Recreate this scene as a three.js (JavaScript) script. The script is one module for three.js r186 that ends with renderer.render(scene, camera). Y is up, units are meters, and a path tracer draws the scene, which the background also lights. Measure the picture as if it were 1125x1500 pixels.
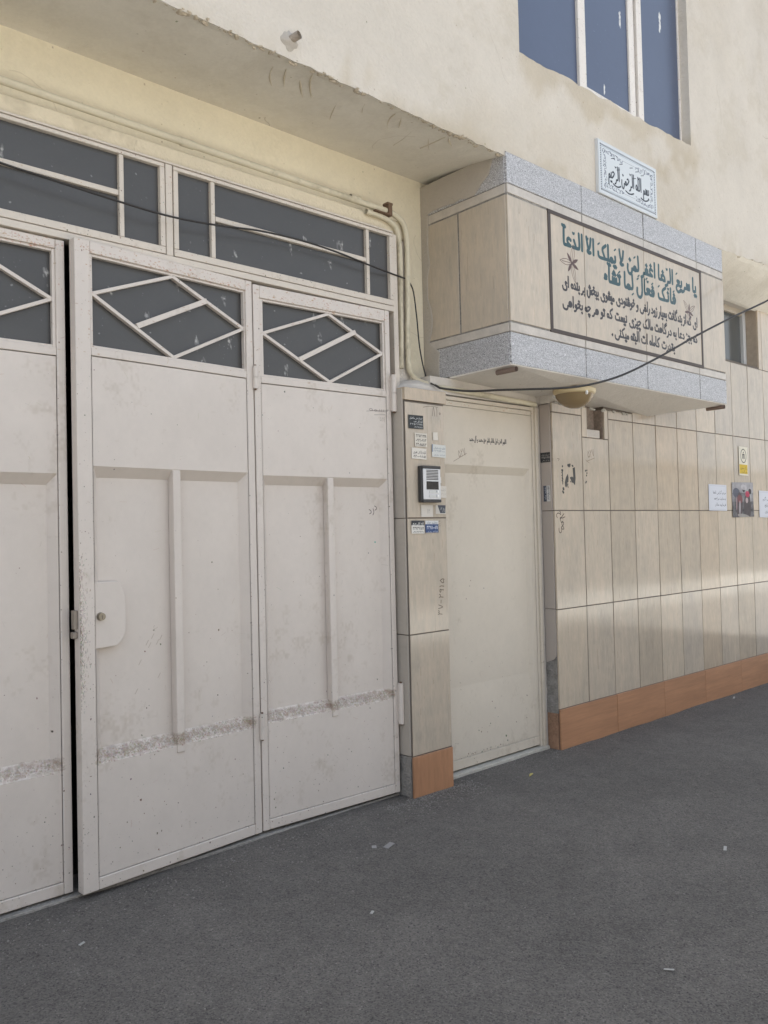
import * as THREE from 'three';
import { mergeGeometries } from 'three/addons/utils/BufferGeometryUtils.js';
import { RoundedBoxGeometry } from 'three/addons/geometries/RoundedBoxGeometry.js';

// ---------------------------------------------------------------- camera, sky, sun, exposure
const scene = new THREE.Scene();
const camera = new THREE.PerspectiveCamera(64.18, 0.75, 0.05, 900);
camera.rotation.order = 'YXZ';
camera.position.set(-4.087, 1.337, 2.976);
camera.rotation.set(0.024, -0.7344, -0.0237);
const renderer = new THREE.WebGLRenderer({ antialias: true });
renderer.toneMapping = THREE.LinearToneMapping;
renderer.toneMappingExposure = 3.15;
renderer.shadowMap.enabled = true;

const SUN = new THREE.Vector3(-0.04, 2.62, -1).normalize();   // high, behind the house: the facade is in open shade
{
  const w = 512, h = 256, d = new Float32Array(w * h * 4);
  for (let j = 0; j < h; j++) for (let i = 0; i < w; i++) {
    const el = ((j + 0.5) / h - 0.5) * Math.PI, az = ((i + 0.5) / w - 0.5) * 2 * Math.PI;
    const v = new THREE.Vector3(Math.cos(el) * Math.cos(az), Math.sin(el), Math.cos(el) * Math.sin(az));
    const t = Math.pow(1 - Math.max(0, v.y), 2.2), cs = Math.max(0, v.dot(SUN)), halo = 0.55 * Math.pow(cs, 6) + 0.9 * Math.pow(cs, 60);
    const k = (j * w + i) * 4;
    d[k] = 0.235 + 0.20 * t + halo; d[k + 1] = 0.285 + 0.165 * t + halo * 0.96; d[k + 2] = 0.37 + 0.09 * t + halo * 0.85; d[k + 3] = 1;
    if (v.y < 0) { d[k] = 0.24; d[k + 1] = 0.23; d[k + 2] = 0.21; }
  }
  const sky = new THREE.DataTexture(d, w, h, THREE.RGBAFormat, THREE.FloatType);
  sky.mapping = THREE.EquirectangularReflectionMapping; sky.magFilter = THREE.LinearFilter; sky.minFilter = THREE.LinearFilter; sky.needsUpdate = true;
  scene.background = sky; scene.environment = sky; scene.backgroundIntensity = 1.0; scene.environmentIntensity = 1.0;
}
const sun = new THREE.DirectionalLight(new THREE.Color(1, 0.965, 0.905), 5);
sun.position.copy(SUN).multiplyScalar(30); sun.castShadow = true;
sun.shadow.mapSize.set(2048, 2048);
Object.assign(sun.shadow.camera, { left: -16, right: 16, top: 16, bottom: -16, near: 1, far: 80 });
scene.add(sun, sun.target);

// ---------------------------------------------------------------- helpers
function rng(a) { return () => { a |= 0; a = a + 0x6D2B79F5 | 0; let t = Math.imul(a ^ a >>> 15, 1 | a); t = t + Math.imul(t ^ t >>> 7, 61 | t) ^ t; return ((t ^ t >>> 14) >>> 0) / 4294967296; }; }
const R = rng(77);
const taken = new Map();
function numbered(n) { const k = taken.get(n) || 0; taken.set(n, k + 1); return k ? n + '_' + String(k).padStart(3, '0') : n; }
function thing(name, label, category, p = [0, 0, 0], turn = 0, group) {
  const o = new THREE.Group(); o.name = numbered(name); o.position.set(...p); o.rotation.y = turn;
  o.userData = { label, category }; if (group) o.userData.group = group; scene.add(o); return o;
}
function mesh(name, geo, mat, parent = scene) {
  const m = new THREE.Mesh(Array.isArray(geo) ? mergeGeometries(geo) : geo, mat);
  m.name = parent === scene ? numbered(name) : name; m.castShadow = m.receiveShadow = true; parent.add(m); return m;
}
function tag(o, label, category, group, kind) { if (label) o.userData.label = label; if (category) o.userData.category = category; if (group) o.userData.group = group; if (kind) o.userData.kind = kind; return o; }
// texture coordinates in metres, projected along the main direction of each face
function uvm(g, off = [0, 0], sc = [1, 1]) {
  if (g.index) g = g.toNonIndexed();
  const p = g.attributes.position, n = p.count, uv = new Float32Array(n * 2);
  const a = new THREE.Vector3(), b = new THREE.Vector3(), c = new THREE.Vector3();
  for (let i = 0; i < n; i += 3) {
    a.fromBufferAttribute(p, i); b.fromBufferAttribute(p, i + 1); c.fromBufferAttribute(p, i + 2);
    const nn = b.clone().sub(a).cross(c.clone().sub(a)), x = Math.abs(nn.x), y = Math.abs(nn.y), z = Math.abs(nn.z);
    for (let k = 0; k < 3; k++) {
      const X = p.getX(i + k), Y = p.getY(i + k), Z = p.getZ(i + k);
      let u, v; if (z >= x && z >= y) { u = X; v = Y; } else if (x >= y) { u = X + Z; v = Y; } else { u = X; v = Y + Z; }
      uv[(i + k) * 2] = (u + off[0]) * sc[0]; uv[(i + k) * 2 + 1] = (v + off[1]) * sc[1];
    }
  }
  g.setAttribute('uv', new THREE.BufferAttribute(uv, 2)); return g;
}
// box between two corners, edges eased by r
function bx(x0, x1, y0, y1, z0, z1, r = 0, off, sc) {
  const w = x1 - x0, h = y1 - y0, d = z1 - z0;
  const g = r > 0 ? new RoundedBoxGeometry(w, h, d, 1, Math.min(r, w / 2.1, h / 2.1, d / 2.1)) : new THREE.BoxGeometry(w, h, d);
  g.translate((x0 + x1) / 2, (y0 + y1) / 2, (z0 + z1) / 2); return uvm(g, off, sc);
}
// flat bar between two points in a leaf's plane
function bar(x0, y0, x1, y1, wdt, z0, z1, sc) {
  const L = Math.hypot(x1 - x0, y1 - y0), g = new RoundedBoxGeometry(L, wdt, z1 - z0, 1, 0.002);
  g.rotateZ(Math.atan2(y1 - y0, x1 - x0)); g.translate((x0 + x1) / 2, (y0 + y1) / 2, (z0 + z1) / 2); return uvm(g, [0, 0], sc);
}
function tube(pts, r, seg = 60, rad = 8, tension = 0.5) {
  return uvm(new THREE.TubeGeometry(new THREE.CatmullRomCurve3(pts.map((p) => new THREE.Vector3(...p)), false, 'centripetal', tension), seg, r, rad, false));
}
// a wall piece: front sheet with a chamfer, sides behind it
function tileGeo(w, h, d, ch, uo, vo, tu, tv) {
  const x = w / 2, y = h / 2, c = ch, P = [], U = [];
  const q = (a, b, e, f) => { for (const v of [a, b, e, a, e, f]) { P.push(...v); U.push((v[0] + x + uo) * tu, (v[1] + y + vo) * tv); } };
  const f = [[-x + c, -y + c, 0], [x - c, -y + c, 0], [x - c, y - c, 0], [-x + c, y - c, 0]], m = [[-x, -y, -c], [x, -y, -c], [x, y, -c], [-x, y, -c]], k = m.map((v) => [v[0], v[1], -d]);
  q(...f); for (let i = 0; i < 4; i++) { const j = (i + 1) % 4; q(m[i], m[j], f[j], f[i]); q(k[i], k[j], m[j], m[i]); }
  const g = new THREE.BufferGeometry(); g.setAttribute('position', new THREE.Float32BufferAttribute(P, 3)); g.setAttribute('uv', new THREE.Float32BufferAttribute(U, 2)); g.computeVertexNormals(); return g;
}
// ---- noise
function hash2(x, y, s) { let h = Math.imul(x, 374761393) ^ Math.imul(y, 668265263) ^ Math.imul(s, 974634777); h = Math.imul(h ^ h >>> 13, 1274126177); return ((h ^ h >>> 16) >>> 0) / 4294967296; }
function vnoise(x, y, s, px = 1e6, py = 1e6) {
  const xi = Math.floor(x), yi = Math.floor(y), fx = x - xi, fy = y - yi, ux = fx * fx * (3 - 2 * fx), uy = fy * fy * (3 - 2 * fy);
  const x0 = ((xi % px) + px) % px, x1 = (x0 + 1) % px, y0 = ((yi % py) + py) % py, y1 = (y0 + 1) % py;
  const a = hash2(x0, y0, s), b = hash2(x1, y0, s), c = hash2(x0, y1, s), d = hash2(x1, y1, s);
  return a + (b - a) * ux + (c - a) * uy + (a - b - c + d) * ux * uy;
}
function fbm(x, y, s, o = 4) { let v = 0, a = 0.5, t = 0; for (let i = 0; i < o; i++) { v += a * vnoise(x, y, s + i); t += a; x *= 2.03; y *= 2.03; a *= 0.5; } return v / t; }
function field(w, h, layers) {   // layers: [cells x, cells y, weight, seed] ; tileable, mean 0
  const f = new Float32Array(w * h);
  for (const [cx, cy, wt, s] of layers) for (let j = 0; j < h; j++) for (let i = 0; i < w; i++) f[j * w + i] += wt * (vnoise(i / w * cx, j / h * cy, s, cx, cy) - 0.5);
  return f;
}
const toS = (v) => 255 * (v <= 0.0031308 ? 12.92 * Math.max(v, 0) : 1.055 * Math.pow(Math.min(v, 1), 1 / 2.4) - 0.055);
function canvas(w, h) { const c = document.createElement('canvas'); c.width = w; c.height = h; return [c, c.getContext('2d')]; }
// fills a canvas from f(i, j) -> [r, g, b] linear base colour
function paint(g, w, h, f) {
  const im = g.createImageData(w, h), d = im.data;
  for (let j = 0; j < h; j++) for (let i = 0; i < w; i++) { const c = f(i, j), k = (j * w + i) * 4; d[k] = toS(c[0]); d[k + 1] = toS(c[1]); d[k + 2] = toS(c[2]); d[k + 3] = 255; }
  g.putImageData(im, 0, 0);
}
function tex(c, srgb = true, rep = true) {
  const t = new THREE.CanvasTexture(c); if (srgb) t.colorSpace = THREE.SRGBColorSpace;
  t.wrapS = t.wrapT = rep ? THREE.RepeatWrapping : THREE.ClampToEdgeWrapping; t.anisotropy = 8; return t;
}
function grey(w, h, f) { const [c, g] = canvas(w, h), im = g.createImageData(w, h); for (let k = 0; k < w * h; k++) { const v = Math.max(0, Math.min(255, f(k % w, (k / w) | 0) * 255)); im.data[k * 4] = im.data[k * 4 + 1] = im.data[k * 4 + 2] = v; im.data[k * 4 + 3] = 255; } g.putImageData(im, 0, 0); return tex(c, false); }
const M = (o) => new THREE.MeshStandardMaterial(o);
const lin = (r, g, b) => new THREE.Color().setRGB(r, g, b);

// ---------------------------------------------------------------- writing: a small joined Arabic / Persian pen
// u runs leftwards from the right edge, v upwards from the baseline, 1 = height of an alef
const ci = (u, v, r, sq = 1) => { const p = []; for (let k = 0; k <= 12; k++) { const a = k / 12 * 6.2832; p.push([u + r * Math.cos(a), v + r * sq * Math.sin(a)]); } return p; };
const BOWL = (u) => [[u, 0], [u + .03, -.18], [u + .18, -.38], [u + .4, -.35], [u + .52, -.1], [u + .5, .2]];
const TAILJ = [[.1, .36], [.34, .2], [.5, -.02], [.52, -.26], [.34, -.45], [.08, -.42]];
const SH = {   // shape: [iso, ini, med, fin] as [width, strokes]
  alef: [[.24, [[[.12, 1], [.12, 0]]]], 0, 0, [.26, [[[0, 0], [.12, 0], [.16, .1], [.16, 1]]]]],
  beh: [[1.0, [[[.08, .35], [.1, .08], [.25, -.02], [.75, -.02], [.9, .08], [.92, .34]]]], [.32, [[[.12, .38], [.13, .06], [.32, 0]]]], [.32, [[[0, 0], [.32, 0]], [[.16, 0], [.16, .36]]]], [.95, [[[0, 0], [.7, 0], [.83, .06], [.87, .34]], [[.14, 0], [.14, .32]]]]],
  noon: [[.7, [[[.08, .3], ...BOWL(.1)]]], 0, 0, [.72, [[[0, 0], ...BOWL(.12)]]]],
  yeh: [[.95, [[[.1, .33], [.25, .42], [.36, .3], [.26, .12], [.12, -.06], [.16, -.28], [.42, -.38], [.74, -.3], [.85, -.05]]]], 0, 0, [.88, [[[0, 0], [.08, -.02], [.1, -.2], [.26, -.36], [.54, -.37], [.76, -.26], [.81, 0]]]]],
  jeem: [[.6, [[[.52, .4], [.3, .47], [.1, .36]], TAILJ]], [.6, [[[.5, .42], [.3, .48], [.1, .38]], [[.1, .38], [.32, .16], [.6, 0]]]], [.6, [[[.5, .42], [.3, .48], [.1, .38]], [[.1, .38], [.32, .16], [.6, 0]], [[0, 0], [.3, .12]]]], [.6, [[[.52, .4], [.3, .47], [.1, .36]], TAILJ, [[0, 0], [.28, .2]]]]],
  dal: [[.48, [[[.28, .46], [.13, .3], [.09, .12], [.18, 0], [.44, 0]]]], 0, 0, [.5, [[[0, 0], [.46, 0]], [[.12, .02], [.2, .2], [.32, .46]]]]],
  reh: [[.38, [[[.1, .28], [.12, 0], [.22, -.2], [.46, -.35]]]], 0, 0, [.38, [[[0, 0], [.12, 0], [.17, -.14], [.28, -.27], [.46, -.33]]]]],
  seen: [[1.05, [[[.1, .36], [.1, 0], [.28, 0], [.28, .32]], [[.28, 0], [.44, 0]], [[.46, .36], ...BOWL(.46)]]], [.64, [[[.1, .36], [.1, 0], [.28, 0], [.28, .32]], [[.28, 0], [.46, 0], [.46, .36]], [[.46, 0], [.64, 0]]]], [.64, [[[0, 0], [.64, 0]], [[.1, 0], [.1, .34]], [[.28, 0], [.28, .32]], [[.46, 0], [.46, .36]]]], [1.05, [[[0, 0], [.46, 0]], [[.1, 0], [.1, .34]], [[.28, 0], [.28, .32]], [[.46, .36], ...BOWL(.46)]]]],
  sad: [[1.1, [[[.08, 0], [.12, .2], [.3, .38], [.46, .3], [.48, .1], [.35, 0], [.08, 0]], [[.54, .3], ...BOWL(.54)]]], [.7, [[[.08, 0], [.12, .2], [.3, .38], [.46, .3], [.48, .1], [.35, 0], [.08, 0]], [[.54, .3], [.55, 0], [.7, 0]]]], [.7, [[[.08, 0], [.12, .2], [.3, .38], [.46, .3], [.48, .1], [.35, 0], [.08, 0]], [[.54, .3], [.54, 0]], [[0, 0], [.7, 0]]]], [1.1, [[[.08, 0], [.12, .2], [.3, .38], [.46, .3], [.48, .1], [.35, 0], [.08, 0]], [[0, 0], [.2, 0]], [[.54, .3], ...BOWL(.54)]]]],
  ta: [0, 1, 2, 3].map((k) => [.68, [[[.08, 0], [.14, .2], [.32, .36], [.5, .28], [.5, .08], [.35, 0], [.08, 0]], [[.24, 1], [.24, .1]], [[k > 1 ? 0 : .1, 0], [k === 1 || k === 2 ? .68 : .55, 0]]]]),
  ain: [[.58, [[[.1, .42], [.3, .48], [.4, .3], [.12, .1], [.44, -.05], [.5, -.28], [.3, -.46], [.05, -.4]]]], [.6, [[[.1, .4], [.28, .48], [.42, .36], [.36, .16], [.12, .02], [.6, 0]]]], [.5, [[[0, 0], [.2, .1], [.08, .34], [.4, .34], [.26, .08], [.5, 0]]]], [.58, [[[0, 0], [.2, .1], [.08, .34], [.38, .34], [.18, .1], [.46, -.06], [.5, -.28], [.3, -.46], [.05, -.4]]]]],
  feh: [[1.0, [ci(.22, .3, .13), [[.08, .28], [.12, 0], [.75, 0], [.9, .1], [.92, .32]]]], [.46, [ci(.22, .28, .13), [[.09, .24], [.16, .04], [.46, 0]]]], [.46, [ci(.22, .22, .13), [[0, 0], [.46, 0]]]], [1.0, [ci(.22, .24, .13), [[0, 0], [.75, 0], [.9, .1], [.92, .32]]]]],
  qaf: [[.75, [ci(.22, .26, .13), [[.1, .24], ...BOWL(.12)]]], 0, 0, [.75, [ci(.22, .22, .13), [[0, 0], ...BOWL(.16)]]]],
  kaf: [[1.0, [[[.1, .92], [.46, .6], [.22, .12], [.32, 0], [.8, 0], [.9, .1], [.92, .3]]]], [.66, [[[.08, .95], [.5, .62], [.22, .12], [.32, 0], [.66, 0]]]], [.66, [[[.08, .95], [.5, .62], [.22, .06]], [[0, 0], [.66, 0]]]], [1.0, [[[.1, .92], [.46, .6], [.22, .04]], [[0, 0], [.8, 0], [.9, .1], [.92, .3]]]]],
  lam: [[.7, [[[.12, 1], [.12, 0], ...BOWL(.13)]]], [.3, [[[.12, 1], [.12, .06], [.3, 0]]]], [.3, [[[0, 0], [.3, 0]], [[.15, 0], [.15, 1]]]], [.7, [[[0, 0], [.12, 0]], [[.14, 1], [.14, 0], ...BOWL(.15)]]]],
  lamalef: [[.58, [[[.08, .98], [.2, .42], [.44, .08], [.3, 0], [.12, .06]], [[.52, 1], [.42, .5], [.28, .02]]]], 0, 0, [.58, [[[0, 0], [.3, .02], [.46, .1], [.24, .42], [.12, .98]], [[.54, 1], [.44, .5], [.3, .02]]]]],
  meem: [[.46, [ci(.2, .1, .13), [[.32, .02], [.36, -.25], [.36, -.55]]]], [.42, [ci(.19, .12, .13), [[.2, 0], [.42, 0]]]], [.42, [ci(.2, .08, .13), [[0, 0], [.42, 0]]]], [.46, [ci(.2, .08, .13), [[0, 0], [.2, 0]], [[.32, .02], [.36, -.25], [.36, -.55]]]]],
  heh: [[.48, [ci(.22, .19, .17, 1.1)]], [.6, [ci(.28, .22, .21), ci(.2, .18, .1), [[.2, 0], [.6, 0]]]], [.52, [ci(.24, .2, .14), ci(.24, -.12, .12), [[0, 0], [.52, 0]]]], [.42, [ci(.22, .17, .15, 1.15), [[0, 0], [.14, .05]]]]],
  waw: [[.42, [ci(.2, .2, .12), [[.09, .18], [.1, -.05], [.22, -.25], [.46, -.34]]]], 0, 0, [.44, [ci(.2, .16, .12), [[0, 0], [.2, .04]], [[.09, .1], [.12, -.08], [.24, -.26], [.46, -.34]]]]],
  hamza: [[.34, [[[.08, .3], [.2, .38], [.24, .24], [.1, .14], [.28, .12]]]], 0, 0, 0],
};
const LET = {};   // character: shape, dots above(+)/below(-), final shape
for (const [ch, s, d, f] of [['ا', 'alef', 0], ['آ', 'alef', 9], ['ب', 'beh', -1], ['پ', 'beh', -3], ['ت', 'beh', 2], ['ث', 'beh', 3], ['ن', 'beh', 1, 'noon'], ['ی', 'beh', -2, 'yeh'], ['ئ', 'beh', 8], ['ج', 'jeem', -1], ['چ', 'jeem', -3], ['ح', 'jeem', 0], ['خ', 'jeem', 1], ['د', 'dal', 0], ['ذ', 'dal', 1], ['ر', 'reh', 0], ['ز', 'reh', 1], ['س', 'seen', 0], ['ش', 'seen', 3], ['ص', 'sad', 0], ['ض', 'sad', 1], ['ط', 'ta', 0], ['ظ', 'ta', 1], ['ع', 'ain', 0], ['غ', 'ain', 1], ['ف', 'feh', 1], ['ق', 'feh', 2, 'qaf'], ['ک', 'kaf', 0], ['گ', 'kaf', 7], ['ل', 'lam', 0], ['م', 'meem', 0], ['ه', 'heh', 0], ['و', 'waw', 0], ['ء', 'hamza', 0], ['ﻻ', 'lamalef', 0]]) LET[ch] = { s, d, f };
const NOJOIN = new Set('اآدذرزوءﻻ');
const DIG = { '0': [.35, [ci(.17, .3, .08)]], '1': [.35, [[[.25, .85], [.17, .6], [.17, 0]]]], '2': [.45, [[[.36, .85], [.3, .6], [.3, 0]], [[.3, .62], [.12, .62], [.08, .85]]]], '3': [.52, [[[.42, .85], [.36, .6], [.36, 0]], [[.36, .62], [.24, .66], [.22, .82]], [[.24, .66], [.1, .66], [.08, .85]]]], '4': [.5, [[[.4, .85], [.36, .5], [.36, 0]], [[.12, .82], [.2, .66], [.36, .62]], [[.36, .5], [.2, .44], [.1, .48]]]], '5': [.5, [[[.24, .85], [.08, .35], [.12, .05], [.24, .2], [.36, .05], [.42, .35], [.24, .85]]]], '6': [.42, [[[.1, .8], [.3, .75], [.32, .55], [.12, .5]], [[.3, .5], [.12, 0]]]], '7': [.45, [[[.4, .85], [.22, 0], [.06, .85]]]], '8': [.45, [[[.4, 0], [.22, .85], [.06, 0]]]], '9': [.4, [ci(.2, .66, .13), [[.1, .66], [.1, 0]]]], '-': [.4, [[[.08, .4], [.34, .4]]]], '.': [.2, []] };
function smooth(p) { if (p.length < 3) return p; const v = new THREE.CatmullRomCurve3(p.map(([a, b]) => new THREE.Vector3(a, b, 0)), false, 'centripetal').getPoints(p.length * 4); return v.map((q) => [q.x, q.y]); }
const SMC = new Map();
function layout(text) {   // -> { w, strokes, dots } with u from the right end of the line
  text = text.replace(/لا/g, 'ﻻ').replace(/[0-9-]+/g, (d) => [...d].reverse().join('')); const S = [], D = []; let u = 0;
  const push = (arr) => { for (const p of arr) { let q = SMC.get(p); if (!q) SMC.set(p, q = smooth(p)); S.push(q.map(([a, b]) => [a + u, b])); } };
  for (let i = 0; i < text.length; i++) {
    const ch = text[i]; if (ch === ' ') { u += .26; continue; }
    if (ch === 'ّ' || ch === 'َ' || ch === 'ِ' || ch === 'ُ') { D.push([u - .2, ch === 'ِ' ? -.36 : .86, ch]); continue; }
    if (DIG[ch]) { push(DIG[ch][1]); if (ch === '.') D.push([u + .08, 0, 'o']); u += DIG[ch][0] + .05; continue; }
    const L = LET[ch]; if (!L) continue;
    const strip = (k, st) => { let j = i + st; while ('ّ َ ِ ُ'.includes(text[j]) && text[j] && text[j] !== ' ') j += st; return text[j]; };
    const pv = strip(i, -1), nx = strip(i, 1), jr = pv && LET[pv] && !NOJOIN.has(pv) && ch !== 'ء', jl = nx && LET[nx] && nx !== 'ء' && !NOJOIN.has(ch);
    const form = jr ? (jl ? 2 : 3) : (jl ? 1 : 0), sh = SH[L.f && (form === 0 || form === 3) ? L.f : L.s], gl = sh[form] || sh[3] || sh[0];
    push(gl[1]);
    const cx = Math.min(gl[0] * .5, .5), tall = L.s === 'kaf' || L.s === 'ta', up = (L.s === 'jeem' || L.s === 'ain') ? .72 : L.s === 'feh' ? .62 : .6, dn = (L.s === 'jeem' && (form === 0 || form === 3)) ? -.18 : L.f === 'yeh' && (form === 0 || form === 3) ? -9 : -.3, d = L.d;
    if (d === 9) S.push([[u + .02, 1.14], [u + .1, 1.2], [u + .18, 1.14], [u + .28, 1.2]]);
    else if (d === 8) D.push([u + cx, .62, 'h']);
    else if (d === 7) S.push([[u + .1, 1.15], [u + .46, .86]]);
    else if (d && !(d < 0 && dn < -1)) { const y = d > 0 ? up : dn, n = Math.abs(d), q = tall ? .45 : cx; if (n === 1) D.push([u + q, y, 'o']); else { D.push([u + q - .09, y, 'o'], [u + q + .09, y, 'o']); if (n === 3) D.push([u + q, y + (d > 0 ? .15 : -.15), 'o']); } }
    u += gl[0] + (form === 0 || form === 3 ? .06 : 0);
  }
  return { w: u, S, D };
}
// writes a line: right end at (x, y) on the canvas, hgt = alef height in pixels; fit = total width in pixels
function write(g, text, x, y, hgt, { fit, lw = .13, col = '#222', rot = 0, wob = 0 } = {}) {
  const L = layout(text), sx = fit ? fit / L.w : hgt; g.save(); g.translate(x, y); g.rotate(rot);
  g.strokeStyle = g.fillStyle = col; g.lineCap = 'round'; g.lineJoin = 'round'; g.lineWidth = lw * hgt;
  for (const s of L.S) { g.beginPath(); s.forEach(([u, v], k) => { const X = -u * sx, Y = -v * hgt + (wob ? wob * hgt * (vnoise(u * 3, v * 3, 9) - .5) : 0); k ? g.lineTo(X, Y) : g.moveTo(X, Y); }); g.stroke(); }
  for (const [u, v, t] of L.D) {
    const X = -u * sx, Y = -v * hgt;
    if (t === 'o') { const r = lw * hgt * .62; g.save(); g.translate(X, Y); g.rotate(.7854); g.fillRect(-r, -r, 2 * r, 2 * r); g.restore(); }
    else { g.lineWidth = lw * hgt * .5; g.beginPath(); if (t === 'ّ') { g.moveTo(X + .1 * hgt, Y - .1 * hgt); g.lineTo(X + .05 * hgt, Y); g.lineTo(X, Y - .08 * hgt); g.lineTo(X - .05 * hgt, Y); g.lineTo(X - .1 * hgt, Y - .1 * hgt); } else { g.moveTo(X + .09 * hgt, Y - .08 * hgt); g.lineTo(X - .09 * hgt, Y + .04 * hgt); } g.stroke(); g.lineWidth = lw * hgt; }
  }
  g.restore();
}

// ---------------------------------------------------------------- materials
// plaster: trowelled lime, faint blotches and grain
const PLF = field(1024, 1024, [[6, 6, .30, 1], [17, 15, .22, 2], [60, 60, .16, 3], [220, 220, .18, 4], [512, 512, .14, 5]]);
const plasterBump = grey(1024, 1024, (i, j) => { const k = j * 1024 + i; return .5 + PLF[k] * .9; });
function plasterTex(base, stain, amt, seed) {
  const [c, g] = canvas(1024, 1024), st = field(1024, 1024, [[4, 4, .6, seed], [13, 11, .5, seed + 1], [40, 46, .3, seed + 2], [150, 150, .2, seed + 3]]);
  paint(g, 1024, 1024, (i, j) => { const k = j * 1024 + i, a = Math.max(0, Math.min(1, (st[k] - .12) * 3.2)) * amt, m = 1 + PLF[k] * .22; return [0, 1, 2].map((q) => (base[q] * (1 - a) + stain[q] * a) * m); });
  const r = rng(seed * 13 + 5); g.lineCap = 'round';
  for (let k = 0; k < 240; k++) { g.fillStyle = `rgba(${90 + r() * 40},${75 + r() * 30},${55 + r() * 20},${.15 + r() * .4})`; const s = .6 + r() * r() * 3; g.fillRect(r() * 1024, r() * 1024, s, s * (.6 + r())); }
  for (let k = 0; k < 7; k++) { g.strokeStyle = `rgba(110,95,70,${.12 + r() * .2})`; g.lineWidth = .7 + r(); let x = r() * 1024, y = r() * 1024, a = r() * 6.28; g.beginPath(); g.moveTo(x, y); for (let q = 0; q < 14; q++) { a += (r() - .5) * .9; x += Math.cos(a) * 9; y += Math.sin(a) * 9; g.lineTo(x, y); } g.stroke(); }
  return c;
}
function plaster(base, stain, amt, seed, bump = .006) { const t = tex(plasterTex(base, stain, amt, seed)); t.repeat.set(.42, .42); const b = plasterBump.clone(); b.repeat.set(.42, .42); b.needsUpdate = true; return M({ map: t, roughness: .93, bumpMap: b, bumpScale: bump }); }
const mUpper = plaster([.615, .56, .485], [.53, .47, .38], .5, 21, .008);
const mYellow = plaster([.83, .76, .595], [.69, .62, .47], .45, 34);
const mPlasterGrey = plaster([.60, .555, .50], [.47, .42, .36], .5, 47),
  mCeiling = plaster([.74, .70, .645], [.62, .57, .50], .4, 49);
const mCrumb = plaster([.52, .45, .35], [.38, .32, .24], .6, 52);
// soffit with trowel sweeps near the scupper
const mSoffit = (() => {
  const c = plasterTex([.75, .71, .63], [.63, .58, .49], .45, 58), g = c.getContext('2d');
  const t = tex(c); t.repeat.set(.42, .42); const b = plasterBump.clone(); b.repeat.set(.42, .42); b.needsUpdate = true;
  return M({ map: t, roughness: .94, bumpMap: b, bumpScale: .005 });
})();
// travertine-look ceramic: fine vertical streaks
const TW = 2048, TH = 1024;   // 4.8 m x 2.4 m
const TSF = field(TW, TH, [[40, 6, .22, 61], [150, 14, .3, 62], [420, 40, .34, 63], [900, 120, .3, 64], [12, 9, .34, 65], [60, 60, .2, 66]]);
const tileCol = (k) => { const f = TSF[k], m = 1 + f * .27, warm = 1 + f * .05; return [.505 * m * warm, .43 * m, .342 * m / warm]; };
const tileTex = (() => { const [c, g] = canvas(TW, TH); paint(g, TW, TH, (i, j) => tileCol(j * TW + i)); const r = rng(5); for (let k = 0; k < 2600; k++) { const x = r() * TW, y = r() * TH, l = 4 + r() * r() * 60; g.strokeStyle = r() < .5 ? `rgba(235,225,205,${.08 + r() * .25})` : `rgba(95,75,55,${.06 + r() * .2})`; g.lineWidth = .6 + r() * .8; g.beginPath(); g.moveTo(x, y); g.lineTo(x + (r() - .5) * 3, y + l); g.stroke(); } return [tex(c), c]; })();
const mTiles = [[1, 1, 1], [.93, .92, .9], [1.07, 1.06, 1.04], [.97, .98, 1.0], [1.0, .96, .91]].map((c) => M({ map: tileTex[0], color: lin(...c), roughness: .2 }));
mTiles.forEach((m, i) => { m.roughness = [.09, .11, .095, .12, .1][i]; });
const mJoint = M({ color: lin(.15, .128, .108), roughness: .95 });
// granite
const graniteTex = (() => { const [c, g] = canvas(512, 512), r = rng(9); paint(g, 512, 512, (i, j) => { const h = hash2(i >> 1, j >> 1, 3), h2 = hash2(i, j, 4), n = vnoise(i / 5, j / 5, 8); const v = (h < .15 ? .12 : h < .3 ? .28 : h < .75 ? .47 : .64) * (.85 + .3 * h2) * (.8 + .4 * n); return [v * 1.0, v * .985, v * 1.0]; }); const t = tex(c); t.repeat.set(1 / .45, 1 / .45); return t; })();
const mGranite = M({ map: graniteTex, roughness: .32 });
const mTrim = (() => { const [c, g] = canvas(512, 512), f = field(512, 512, [[9, 7, .5, 71], [30, 30, .4, 72], [120, 120, .3, 73]]); paint(g, 512, 512, (i, j) => { const m = 1 + f[j * 512 + i] * .35; return [.53 * m, .48 * m, .425 * m]; }); return M({ map: tex(c), roughness: .35 }); })();
// wood-look brown skirting tile
const mSkirt = (() => { const [c, g] = canvas(1024, 512), f = field(1024, 512, [[3, 22, .45, 81], [7, 90, .4, 82], [30, 220, .3, 83], [9, 9, .25, 84]]); paint(g, 1024, 512, (i, j) => { const m = 1 + f[j * 1024 + i] * .38; return [.43 * m, .222 * m, .12 * m]; }); return M({ map: tex(c), roughness: .42 }); })();
const mSkirtUp = mSkirt.clone(); mSkirtUp.map = mSkirt.map.clone(); mSkirtUp.map.rotation = Math.PI / 2; mSkirtUp.map.needsUpdate = true;
const mConcrete = (() => { const [c, g] = canvas(512, 512), f = field(512, 512, [[6, 6, .5, 91], [30, 30, .5, 92], [120, 120, .5, 93], [256, 256, .3, 94]]); paint(g, 512, 512, (i, j) => { const m = 1 + f[j * 512 + i] * .6; return [.27 * m, .255 * m, .235 * m]; }); const b = grey(512, 512, (i, j) => .5 + f[j * 512 + i] * .7); const t = tex(c); return M({ map: t, roughness: .95, bumpMap: b, bumpScale: .01 }); })();
const mSmear = plaster([.46, .415, .36], [.37, .33, .28], .5, 53);
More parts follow.
